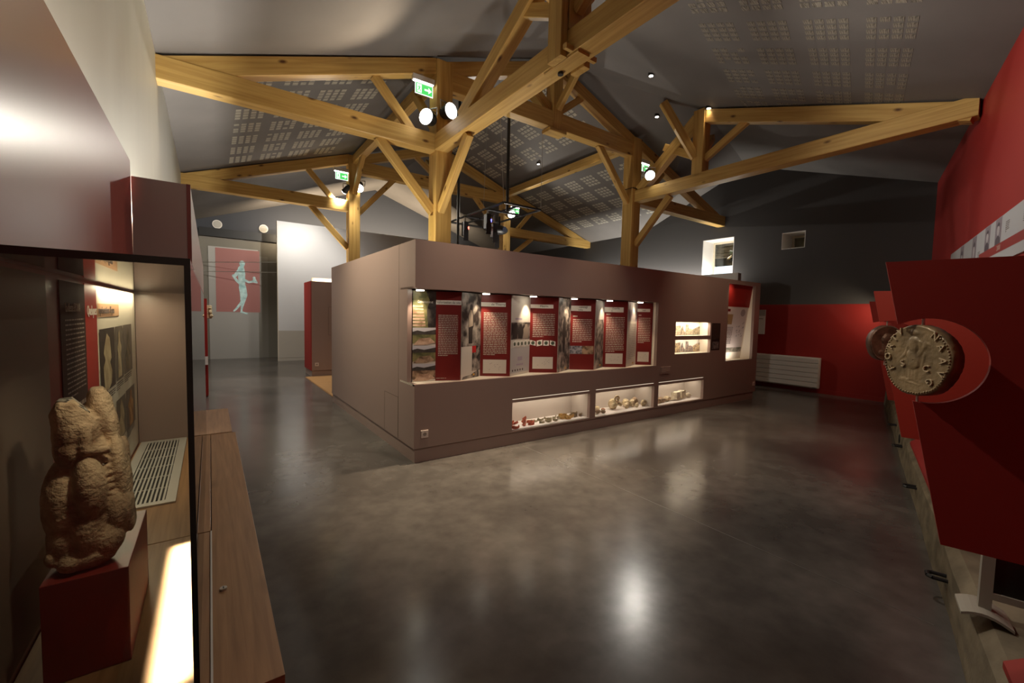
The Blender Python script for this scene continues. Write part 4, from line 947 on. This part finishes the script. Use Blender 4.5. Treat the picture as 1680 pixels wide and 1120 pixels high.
# red block and seated stone figure
bk = thing('red_display_block', (-.228, 1.41, ZL), 'dark red display block under the stone statue inside the showcase', 'display block')
put('body', G().box(-.298, -.159, 1.247, 1.582, ZL + .001, 1.02), mat('block_red', (.20, .018, .014), .4), bk, bevel=.0015)
CX, CY = -.2280, 1.315; E1 = Vector((.986, .165, 0)); E2 = Vector((-.165, .986, 0))
def SP(px, py, dep=0): return Vector((CX, CY, 1.02)) + E1 * ((px - 145) * .00098) + E2 * dep + Vector((0, 0, (932 - py) * .00136))
g = G(); RS = frame_mat(E1, E2, Vector((0, 0, 1)))
def blob(px, py, rx, ry, dep=0, rd=.045, tilt=0, cap=None):
    b = G().ball((0, 0, 0), 1, (1, 1, 1), 20, 14); n = len(g.v); c = SP(px, py, dep); ct, st = math.cos(tilt), math.sin(tilt)
    for p in b.v:
        x, y, z = p[0] * rx * .00098, p[1] * rd, p[2] * ry * .00136; x, z = x * ct - z * st, x * st + z * ct
        if cap:                                                  # broken off along a slanting line
            qx, qy = px + x / .00098, py - z / .00136; z = (py - max(qy, cap(qx))) * .00136
        g.v.append(tuple(c + E1 * x + E2 * y + Vector((0, 0, z))))
    g.f += [tuple(i + n for i in f_) for f_ in b.f]; g.m += [0] * len(b.f)
def limb(a, b, r0, r1, n=7):
    for i in range(n):
        t = i / (n - 1); p = [a[k] + (b[k] - a[k]) * t for k in range(3)]; rr = r0 + (r1 - r0) * t; blob(p[0], p[1], rr, rr * .72, p[2], rr * .00098)
# mount: rump, haunch, belly, base
blob(104, 826, 39, 74, .012, .056); blob(104, 885, 33, 46, .01, .05); blob(145, 800, 29, 58, -.032, .036, .05); blob(141, 868, 32, 52, -.022, .038); blob(128, 845, 42, 80, .004, .05)
blob(140, 912, 52, 24, -.008, .046); blob(167, 890, 36, 32, -.015, .04); blob(112, 914, 28, 20, -.01, .044); blob(80, 905, 11, 14, -.015, .018)
# rider: back and shoulder broken off along a slant, neck stump, bent arm, drapery over the legs
SHOULDER = lambda x: 656 + max(0, x - 122) * .85 + max(0, 98 - x) * 1.6
STUMP = lambda x: 642 + max(0, x - 174) * 1.3 + max(0, 152 - x) * 1.4
blob(118, 700, 31, 66, .0, .044, -.06, SHOULDER); blob(116, 735, 29, 32, .0, .044); blob(146, 708, 22, 50, .012, .038, 0, SHOULDER); blob(148, 745, 34, 28, .012, .044)
blob(168, 680, 23, 60, .03, .038, .10, STUMP); blob(181, 712, 19, 44, .03, .036, .05, STUMP)
blob(106, 676, 21, 44, .0, .038, 0, SHOULDER); blob(128, 682, 20, 44, .006, .038, 0, SHOULDER); blob(161, 672, 17, 50, .03, .036, 0, STUMP)
limb((139, 700, -.032), (141, 735, -.040), 12, 12); limb((141, 735, -.040), (174, 739, -.036), 12, 9)
blob(192, 778, 21, 56, .01, .042, .03); blob(198, 812, 22, 62, .016, .046); blob(207, 775, 11, 44, .035, .03); blob(186, 850, 28, 46, .0, .046); blob(211, 868, 13, 28, .006, .034); blob(202, 846, 20, 34, .0, .042)
for k in range(4): limb((172 + 8 * k, 758 + 8 * k, -.024 + .008 * k), (184 + 8 * k, 850 + 3 * k, -.030 + .010 * k), 6, 6, 9)
st_ = thing('stone_statue', (CX, CY, 1.02), 'weathered headless stone figure riding sidesaddle, on the red block in the showcase', 'statue')
fig_ = put('carved_body', g, STONE, st_, smooth=True)
rm = fig_.modifiers.new('remesh', 'REMESH'); rm.mode = 'VOXEL'; rm.voxel_size = .0034; rm.use_smooth_shade = True
tx = bpy.data.textures.new('weathering', 'CLOUDS'); tx.noise_scale = .010; tx.noise_depth = 4
dm = fig_.modifiers.new('weathering', 'DISPLACE'); dm.texture = tx; dm.strength = .0026; dm.mid_level = .5; dm.texture_coords = 'LOCAL'
# broken neck and shoulder surfaces, dark with lichen
BROKEN = mat('lichened_break', (.36, .32, .27), .9, var=.9, scale=(60, 60, 60), col2=(.03, .025, .02), ramp=(.42, .55), bump=.6)
g = G(); dd = [(99, -.016), (112, -.026), (134, -.022), (150, -.006), (146, .020), (122, .028), (101, .018)]
g.prism([SP(a_, SHOULDER(a_) + 1, d_) for a_, d_ in dd], (0, 0, .004)); put('broken_shoulder', g, BROKEN, st_, bevel=.001)
# exhibit block behind the viewer, seen only as a reflection in the glass
e = thing('rear_cabinet', (-.2, -.75, 0), 'brown cabinet in the near corner, seen only as a reflection in the showcase glass', 'cabinet')
put('carcass', G().box(-.42, .15, -.90, -.62, 0, 2.36), TAUPE, e)

# ------------------------------------------------------------------ far end of the hall
bs = thing('projection_wall', (.9, 16.8, 0), 'tall grey projection panel at the far left end of the hall', 'projection panel')
put('panel', G().box(-.25, 1.92, 16.72, 16.78, 0, 3.90), mat('screen_olive', (.24, .225, .19), .7), bs)
put('screen_case', G().box(-.25, 2.0, 16.60, 16.88, 3.90, 4.16), BLACK, bs)
put('projected_pale_field', G().box(-.02, 1.34, 16.70, 16.72, 0, 3.60), mat('projected_pale', (.52, .51, .49), .6), bs)  # projector light painted as a pale sheet over the panel
put('mid_leaf', G().box(1.34, 1.62, 16.71, 16.72, 0, 3.4), mat('screen_mid', (.30, .285, .25), .6), bs)
fgw = lambda zx, zy: ((330 + zx / 5.336 - 342) * .01646, 3.22 - (390 + zy / 5.336 - 427) * .01995)
P0 = Sheet((0, 16.698, 0), (1, 0, 0), (0, 0, 1), 1, 1)
a, b = fgw(118, 650), fgw(512, 105)
put('projected_red_field', G().box(a[0], b[0], 16.694, 16.698, a[1], b[1]), mat('projected_red', (.34, .16, .145), .6, emit=(.45, .13, .11), estr=.10), bs)
FIGB = mat('projected_bronze', (.35, .42, .38), .5, var=.7, scale=(7, 1, 7), col2=(.10, .12, .09), emit=(.55, .75, .68), estr=.22)
g = G()
def flimb(pts):
    """tapering outline through (x, y, half width)"""
    L, Rr = [], []
    for i, (x, y, w) in enumerate(pts):
        q0 = pts[max(i - 1, 0)]; q1 = pts[min(i + 1, len(pts) - 1)]; dx, dy = q1[0] - q0[0], q1[1] - q0[1]; l = math.hypot(dx, dy)
        L.append((x - dy / l * w, y + dx / l * w)); Rr.append((x + dy / l * w, y - dx / l * w))
    for i in range(len(pts) - 1):
        poly = [L[i], L[i + 1], Rr[i + 1], Rr[i]]; g.poly([(fgw(*p)[0], 16.690, fgw(*p)[1]) for p in poly])
    for x, y, w in pts: g.poly([(fgw(x + w * math.cos(t), y)[0], 16.6895, fgw(x, y + w * math.sin(t))[1]) for t in [k * math.pi / 6 for k in range(12)]])
flimb([(352, 225, 26), (350, 245, 18), (344, 270, 15)])
flimb([(342, 275, 30), (345, 320, 34), (346, 370, 30), (350, 425, 28)])
flimb([(325, 285, 16), (290, 330, 15), (270, 335, 11), (300, 375, 12), (330, 400, 12)])
flimb([(362, 300, 14), (365, 365, 13), (410, 385, 10), (450, 376, 9), (485, 384, 7)]); flimb([(452, 372, 9), (460, 345, 13), (474, 375, 11)])
flimb([(340, 430, 22), (345, 500, 17), (345, 560, 14), (320, 590, 11), (290, 625, 9), (272, 640, 7)])
flimb([(365, 430, 20), (378, 500, 17), (358, 560, 14), (345, 600, 11), (338, 648, 10), (390, 664, 6)])
put('projected_figure', g, FIGB, bs)
for k, (x, z, l) in enumerate(((.235, 4.33, 'left of the two round white ceiling speakers on the far navy wall'), (1.53, 4.36, 'right of the two round white ceiling speakers on the far navy wall'))):
    e = thing('round_speaker', (x, 16.88, z), l, 'speaker', 'round speakers on the far wall')
    put('rim', G().cyl((x, 16.90, z), (x, 16.875, z), .135, 24), WHITE, e); put('grille', G().cyl((x, 16.875, z), (x, 16.868, z), .11, 24), mat('speaker_grille', (.5, .49, .46), .7), e)
for k, (za, zb, l) in enumerate(((3.05, 3.04, 'upper thin cable stretched across the far projection panel'), (2.77, 2.72, 'lower thin cable stretched across the far projection panel'))):
    tag(put('wall_cable', G().cyl((-.2, 16.5, za), (1.76, 15.6, zb + .1), .010, 6), STEEL, None), l, 'cable')
ww = thing('white_partition', (5, 15.36, 0), 'tall white partition with a grey dado behind the posts', 'partition')
put('panel', G().box(1.76, 8.6, 15.30, 15.42, .97, 4.40), mat('partition_white', (.66, .66, .68), .35), ww)
put('lower_panel', G().box(1.76, 8.6, 15.30, 15.42, .10, .97), mat('partition_grey', (.47, .43, .38), .4), ww)
put('plinth', G().box(1.765, 8.6, 15.305, 15.415, 0, .095), mat('partition_grey', (.47, .43, .38)), ww)
put('end_edge', G().box(1.745, 1.76, 15.30, 15.42, 0, 4.40), CREAM, ww)
b2 = thing('second_block', (3.2, 11.8, 0), 'smaller brown exhibit block with a red end, beyond the left face of the big block', 'exhibit block')
put('carcass', G().box(2.015, 2.82, 11.32, 12.2, .15, 2.335), TAUPE, b2)
put('red_end', G().box(1.998, 2.015, 11.32, 12.2, .15, 2.335), RED, b2)
put('plinth', G().box(2.02, 2.81, 11.335, 12.19, 0, .143), TAUPE, b2)
put('light_trough', G().box(2.06, 2.79, 11.52, 11.54, 2.335, 2.43), CREAM, b2)
g = G(); g.box(2.40, 2.75, 11.317, 11.32, 1.02, 1.025); g.box(2.40, 2.405, 11.317, 11.32, 1.02, 1.72); g.box(2.4, 2.75, 11.317, 11.32, 1.715, 1.72); put('panel_joint', g, jm, b2)
socket((2.13, 11.32, .30), (1, 0, 0), 'tiny power socket on the smaller brown block with the red end')
# timber floor strip between the blocks
wf = put('floor_timber_strip', G().box(1.86, 9.0, 8.03, 11.30, .0, .004), PLANK); wf['kind'] = 'structure'; wf['label'] = 'oak strip floor between the two blocks'
me0 = None
for k in range(23):
    y = 8.035 + k * .1418
    if me0 is None:
        o = put('plank', G().box(1.865, 9.0, y, y + .138, .0042, .014), PLANK, wf); me0 = o.data
    else:
        o = bpy.data.objects.new('plank', me0); COL.objects.link(o); o.parent = wf; o.location = Vector((5.4325, y + .069, .0091)) - Vector(wf['_w'])

# ------------------------------------------------------------------ far right: partition, radiator, notice
fp = thing('lamp_partition', (10.8, 8, 0), 'white topped partition hiding an uplight by the bright window', 'partition')
put('white_face', G().box(10.70, 10.72, 5.50, 11.2, 0, 2.79), WHITE, fp); put('core', G().box(10.72, 10.86, 5.50, 11.2, 0, 2.785), TAUPE, fp)
put('light_tray', G().box(10.87, 11.05, 6.0, 11.0, 2.42, 2.45), STEEL, fp)
rd = thing('wall_radiator', (11.2, 4.5, .1), 'wide white ribbed radiator on the red far wall', 'radiator')
ry0, ry1, rz0, rz1 = 3.79, 5.25, .11, .805; RADW = mat('radiator_enamel', (.62, .59, .55), .3, spec=.5)
put('body', G().box(11.10, 11.20, ry0, ry1, rz0, rz1), RADW, rd, bevel=.012)
nr = 6
for k in range(nr):
    z0 = rz0 + .02 + k * (rz1 - rz0 - .04) / nr; put('rib_panel', G().box(11.082, 11.101, ry0 + .012, ry1 - .012, z0 + .004, z0 + (rz1 - rz0 - .04) / nr - .004), RADW, rd, bevel=.005)
for y in (4.1, 5.0): put('wall_bracket', G().box(11.19, XF - .012, y - .02, y + .02, .3, .6), STEEL, rd)
put('badge', G().box(11.081, 11.083, 3.83, 3.90, .125, .135), BLACK, rd)
e = thing('wall_notice', (11.2, 5.2, 1.28), 'white notice sheet on the red far wall, half hidden by the big block', 'notice')
q = Sheet((XF - .03, 5.40, 1.28), (0, -1, 0), (0, 0, 1), .36, .605); put('sheet', q.slab(.012), WHITE, e); put('heading_bar', q.rect(.5, .86, .62, .64, .001), PRINTDARK, e); put('grey_band', q.rect(0, 1, .75, 1, .001), GREYW, e)

# ------------------------------------------------------------------ right side: kerb, fins with coins, desks, frieze
KO = .53; KH = .30
KERB = mat('rough_concrete_kerb', (.20, .16, .105), .85, spec=.2, var=.45, scale=(5, 5, 9), bump=.5, bscale=18)
g = G(); n_ = 40; d0, d1 = -.6, WALL0.dot(U) + 3.58; rnd = random.Random(5)
prof = lambda k: [(0.0, 0.0), (KO + .02 * noise.noise(Vector((k * .35, 0, 0))), 0.0), (KO - .015 + .02 * noise.noise(Vector((k * .35, 2, 0))), KH - .05), (KO - .06, KH), (0, KH)]
for k in range(n_ + 1):
    d = d0 + (d1 - d0) * k / n_; g.v += [tuple(Wp(d, o + .002, z)) for o, z in prof(k)]
for k in range(n_):
    for i in range(5):
        j = (i + 1) % 5; g.f.append((5 * k + i, 5 * k + j, 5 * k + 5 + j, 5 * k + 5 + i))
g.f += [(0, 1, 2, 3, 4), tuple(5 * n_ + i for i in (4, 3, 2, 1, 0))]; g.m = [0] * len(g.f)
struct('trim_1', g, KERB, 'low rough concrete kerb along the foot of the red wall')
for k, (d, z, l) in enumerate(((3.45, .14, 'nearest black iron loop on the concrete kerb, below the big red fin'), (5.187, .15, 'black iron loop on the kerb, second from the viewer'), (6.835, .15, 'black iron loop on the kerb, third from the viewer'), (7.94, .2, 'farthest small black iron loop on the kerb'))):
    e = thing('iron_loop', tuple(Wp(d, KO, z)), l, 'iron loop', 'iron loops on the kerb')
    pts = [Wp(d - .035, KO - .03, z), Wp(d - .035, KO + .055, z), Wp(d - .02, KO + .075, z), Wp(d + .02, KO + .075, z), Wp(d + .035, KO + .055, z), Wp(d + .035, KO - .03, z)]
    put('loop', G().tube(pts, .011), BLACK, e)
e = thing('iron_ring', tuple(Wp(6.89, KO + .02, .24)), 'small black iron ring hanging on the kerb face above the third loop', 'iron ring')
put('ring', G().tube([Wp(6.89 + .05 * math.cos(t), KO + .02, .225 + .05 * math.sin(t)) for t in [k * math.pi / 6 for k in range(13)]], .006), BLACK, e)

def fin(d, label, notch_o, wide):
    """red board standing out from the wall, left edge leaning, round notch for a coin"""
    pts = []
    zT, zB, oT, oB = 1.86, .717, .922, .692
    edge = lambda z: oB + (oT - oB) * (z - zB) / (zT - zB)
    c, r = (notch_o, 1.454), .172
    ang = [k * math.pi / 40 for k in range(81)]
    arc = [(c[0] + r * math.cos(t), c[1] + r * math.sin(t)) for t in ang]
    arc = [(o, z) for o, z in arc if o < edge(z) - .0005]
    arc.sort(key=lambda p: math.atan2(p[1] - c[1], c[0] - p[0]))     # from below, over the wall side, to above
    pts = [(0.003, zB), (oB, zB)] + [(edge(arc[0][1]), arc[0][1])] + arc + [(edge(arc[-1][1]), arc[-1][1])] + [(oT, zT), (0.003, zT)]
    e = thing('red_fin', tuple(Wp(d, .3, zB)), label, 'display fin', 'red display fins along the right wall')
    g = G(); g.prism([Wp(d, o, z) for o, z in pts], U * .03); put('board', g, REDFIN, e)
    return e
fin(2.40, 'nearest big dark red fin with a round notch holding the bronze coin', .771, True)
fin(4.50, 'second red fin along the right wall, partly behind the nearest one', .80, False)
fin(6.60, 'third red fin along the right wall, only its leaning edge showing', .80, False)

BRONZE = mat('old_bronze', (.27, .19, .095), .40, metal=.25, spec=.5, var=.45, scale=(14, 14, 14), detail=6, bump=.25, bscale=60)
BRONZE_LIT = mat('bronze_letter_lit', (.46, .36, .22), .38, metal=.1)  # lighter copy of the bronze, so the letters look lit
BRONZED = mat('dark_bronze', (.14, .075, .05), .45, metal=.5, var=.5, scale=(14, 14, 14), bump=.25, bscale=60)
def seg(p, a, b, r0, r1):
    ax, ay = b[0] - a[0], b[1] - a[1]; t = max(0, min(1, ((p[0] - a[0]) * ax + (p[1] - a[1]) * ay) / (ax * ax + ay * ay + 1e-9)))
    d = math.hypot(p[0] - a[0] - ax * t, p[1] - a[1] - ay * t); r = r0 + (r1 - r0) * t
    return max(0, 1 - (d / r) ** 2) ** .5 * r if d < r else 0
FORT = [((-.09, .78), (-.06, .76), .085, .08), ((-.05, .70), (-.04, .60), .05, .05), ((-.06, .52), (-.07, .20), .15, .12), ((-.10, .15), (-.02, -.10), .15, .17), ((-.12, -.05), (-.12, -.52), .055, .045), ((-.03, -.05), (-.04, -.54), .05, .045), ((.04, -.05), (.04, -.52), .045, .04),
        ((.09, .10), (.07, -.45), .045, .03), ((-.18, .50), (-.27, .20), .065, .05), ((-.27, .20), (-.43, .02), .05, .035), ((-.52, -.06), (-.30, -.02), .025, .02), ((-.40, .0), (-.30, -.40), .02, .015), ((.10, .52), (.17, .30), .06, .05), ((.17, .28), (.06, .18), .05, .04),
        ((.02, -.02), (.26, .42), .04, .06), ((.28, .42), (.29, .66), .05, .025), ((.20, .50), (.37, .48), .03, .03), ((.26, .20), (.22, -.15), .045, .03), ((-.15, .02), (.10, .20), .03, .03), ((-.18, -.12), (.02, .0), .025, .02), ((-.36, -.55), (-.20, -.56), .035, .03), ((-.41, -.57), (.19, -.70), .028, .025), ((-.12, -.54), (-.18, -.58), .04, .03), ((.03, -.54), (.08, -.60), .04, .03)]
HEAD = [((.0, .15), (.02, -.05), .38, .33), ((-.12, -.1), (-.02, -.5), .22, .30), ((.28, -.02), (.36, -.10), .09, .05), ((.22, -.25), (.26, -.30), .12, .08), ((-.1, .42), (.2, .40), .14, .10), ((-.35, -.55), (.3, -.66), .16, .18)]
def coin(c, nrm, R, th, relief, m, label, letters):
    c, n = Vector(c), Vector(nrm).normalized(); up = Vector((0, 0, 1)); ex = up.cross(n); ey = up
    e = thing('giant_coin', tuple(c), label, 'coin model', 'giant coin models in the fins')
    rnd = random.Random(3); wob = [1 + .018 * math.sin(3 * k * 2 * math.pi / 96 + 1) + .012 * math.sin(5 * k * 2 * math.pi / 96) + .008 * rnd.uniform(-1, 1) for k in range(96)]
    g = G(); NR, NS = 62, 96
    g.v.append(tuple(c + n * (th / 2)))
    for i in range(1, NR + 1):
        for k in range(NS):
            t = 2 * math.pi * k / NS; rr = i / NR; x, y = rr * math.cos(t), rr * math.sin(t)
            h = max([seg((x, y), *s_) for s_ in relief]) * .36 if rr < .9 else 0
            h += .010 * noise.noise(Vector((x * 3, y * 3, 1))) + .005 * noise.noise(Vector((x * 11, y * 11, 4)))
            if rr > .965: h -= (rr - .965) * 1.2
            q = R * wob[k]; g.v.append(tuple(c + ex * (x * q) + ey * (y * q) + n * (th / 2 + h * R)))
    for k in range(NS):
        j = (k + 1) % NS; g.f.append((0, 1 + k, 1 + j))
        for i in range(NR - 1): a = 1 + i * NS; g.f.append((a + k, a + NS + k, a + NS + j, a + j))
    last = 1 + (NR - 1) * NS; nv = len(g.v)
    for k in range(NS):
        t = 2 * math.pi * k / NS; q = R * wob[k] * 1.0; g.v.append(tuple(c + ex * (math.cos(t) * q) + ey * (math.sin(t) * q) - n * (th / 2)))
    for k in range(NS): j = (k + 1) % NS; g.f.append((last + k, nv + k, nv + j, last + j))
    g.f.append(tuple(nv + k for k in range(NS))[::-1]); g.m = [0] * len(g.f)
    put('disc', g, m, e, smooth=True)
    g = G()
    for k in range(74):
        t = 2 * math.pi * k / 74
        if relief is FORT and .30 * math.pi < t < .80 * math.pi: continue
        q = R * .935 * wob[int(k * 96 / 74) % 96]; g.ball(c + ex * (q * math.cos(t)) + ey * (q * math.sin(t)) + n * (th / 2 + .001), R * .030, (1, 1, 1), 6, 4)
    put('bead_border', g, m, e, smooth=True)
    for ch, x, y, a in letters:
        co, si = math.cos(a), math.sin(a)
        text(ch, c + ex * x * R + ey * y * R + n * (th / 2 + .002), ex * co + ey * si, ey * co - ex * si, R * .27, BRONZE_LIT, e, 'legend_letter', align='CENTER', extrude=R * .035, lift=0)
    for s_ in (1, -1):
        put('pivot_pin', G().cyl(c + up * s_ * R * .97, c + up * s_ * (R + .035), .005, 8), STEEL, e)
def lpos(px, py, a=None):
    x, y = (px - 518) / 437, -(py - 548) / 432; return x, y, (math.atan2(y, x) - math.pi / 2) if a is None else a
LET = [(ch, *lpos(x, y)) for ch, x, y in (('F', 232, 668), ('O', 166, 530), ('R', 192, 398), ('T', 240, 295), ('V', 312, 212), ('N', 752, 252), ('A', 832, 370), ('A', 862, 524), ('V', 846, 668), ('G', 728, 782))] + [('S', *lpos(372, 605, .3)), ('C', *lpos(676, 637, 0))]
coin(Wp(2.415, .792, 1.454), (-.83, .56, 0), .145, .046, FORT, BRONZE, 'giant bronze coin model with a standing robed figure and raised letters', LET)
coin(Wp(4.515, .825, 1.448), (-.60, -.80, 0), .140, .046, HEAD, BRONZED, 'darker giant coin model with a portrait head, half hidden behind the first coin', [])

for k, (da, db, l) in enumerate(((3.72, 4.46, 'red sloping desk on the kerb just before the second fin'), (4.56, 6.30, 'long red sloping desk on the kerb between the second and third fins'), (6.95, 8.6, 'farthest red sloping desk on the kerb beyond the third fin'), (.2, 2.40, 'red sloping desk at the bottom right corner, under the nearest fin'))):
    e = thing('sloping_desk', tuple(Wp((da + db) / 2, .3, KH)), l, 'desk', 'red sloping desks on the kerb')
    g = G(); g.prism([Wp(da, o, z) for o, z in ((.50, KH + .004), (.50, KH + .03), (.10, KH + .34), (.004, KH + .34), (.004, KH + .004))], U * (db - da)); put('desk_body', g, RED if da > 1 else REDFIN, e)
# white framed dark display under the nearest fin
ds = thing('framed_display', tuple(Wp(2.75, .4, KH)), 'white framed dark display on a curved white foot, under the nearest fin', 'display')
f0 = lambda o, z, t=0: Wp(2.75 + t, o, z)
FRW = mat('display_white', (.28, .25, .20), .5)
for q in ((.475, .515, .34, .665), (.02, .06, .34, .665), (.06, .475, .625, .665), (.06, .475, .40, .43)):
    g = G(); g.prism([f0(q[0], q[2]), f0(q[1], q[2]), f0(q[1], q[3]), f0(q[0], q[3])], U * .035); put('frame_bar', g, FRW, ds)
g = G(); g.prism([f0(.06, .43, .01), f0(.475, .43, .01), f0(.475, .625, .01), f0(.06, .625, .01)], U * .015); put('dark_screen', g, mat('dark_screen', (.010, .008, .007), .25), ds)
g = G(); n = 8
for k in range(n + 1):
    o = .575 - .16 * k / n; z = KH + .012 + .035 * math.sin(math.pi * (.15 + .85 * k / n)); g.v += [tuple(f0(o, z - .006, -.06)), tuple(f0(o, z + .006, -.06)), tuple(f0(o, z + .006, .10)), tuple(f0(o, z - .006, .10))]
for k in range(n):
    for i in range(4): j = (i + 1) % 4; g.f.append((4 * k + i, 4 * k + j, 4 * k + 4 + j, 4 * k + 4 + i))
g.f += [(0, 1, 2, 3), (4 * n + 3, 4 * n + 2, 4 * n + 1, 4 * n)]; g.m = [0] * len(g.f); put('curved_foot', g, FRW, ds)

# printed frieze high on the red wall
fr = thing('wall_frieze', tuple(Wp(6.2, .02, 2.25)), 'long white printed frieze with portraits and a red band, high on the red wall', 'frieze')
fs = Sheet(Wp(8.92, .018, 2.20), -U, (0, 0, 1), 5.9, .43)
put('board', fs.slab(.014), mat('frieze_white', (.46, .46, .48), .5), fr)
put('red_band', fs.rect(.34, 1, .22, .42, .001), mat('frieze_red', (.30, .035, .03), .5), fr)
text('2000', fs.p(.475, .32, .001), fs.ex, fs.ey, .07, mat('frieze_band_text', (.55, .35, .30), .5), fr, 'year')
PORT = mat('frieze_portrait', (.26, .22, .25), .5); PORTF = mat('frieze_portrait_face', (.48, .44, .46), .5); PORTH = mat('frieze_portrait_hair', (.10, .08, .10), .5)
for k, d in enumerate((8.05, 7.28, 6.62, 6.17)):
    a = (8.92 - d) / 5.9; q = Sheet(fs.p(a - .011, .10 if k < 2 else .42, .001), fs.ex, fs.ey, .24, .38 if k < 2 else .245)
    put('portrait', q.rect(0, 1, 0, 1, 0), PORT, fr)
    put('portrait_bust', q.shape([(.12, .0), (.15, .22), (.38, .32), (.62, .32), (.85, .22), (.88, 0)], .0008), PORTH, fr)
    put('portrait_face', q.shape([(.5 + .20 * math.cos(t), .55 + .22 * math.sin(t)) for t in [i * math.pi / 6 for i in range(12)]], .0008), PORTF, fr)
    put('portrait_hair', q.shape([(.28, .6), (.30, .78), (.5, .86), (.70, .78), (.72, .6), (.62, .70), (.38, .70)], .0014), PORTH, fr)
for k, (d, h0) in enumerate(((7.8, .2), (7.0, .2), (5.85, .5), (5.30, .5), (4.5, .5))):
    a = (8.92 - d) / 5.9; put('text_lines', fs.words(a, a + .03, h0 + .06, h0 + .3, 6, .001, .4, seed=60 + k), PRINTDARK, fr)
lamp('SPOT', 'fin_fill', Wp(3.2, .45, 2.6), Wp(4.5, .55, 1.45), 30, WARM, .03, 60, .8)  # spot added to light the second fin, seen through the notch
# small red accent lamp on the far corner
lamp('SPOT', 'corner_lamp', (10.7, 2.75, 1.95), (11.2, 3.5, 1.5), 12, WARM, .03, 130, .9)
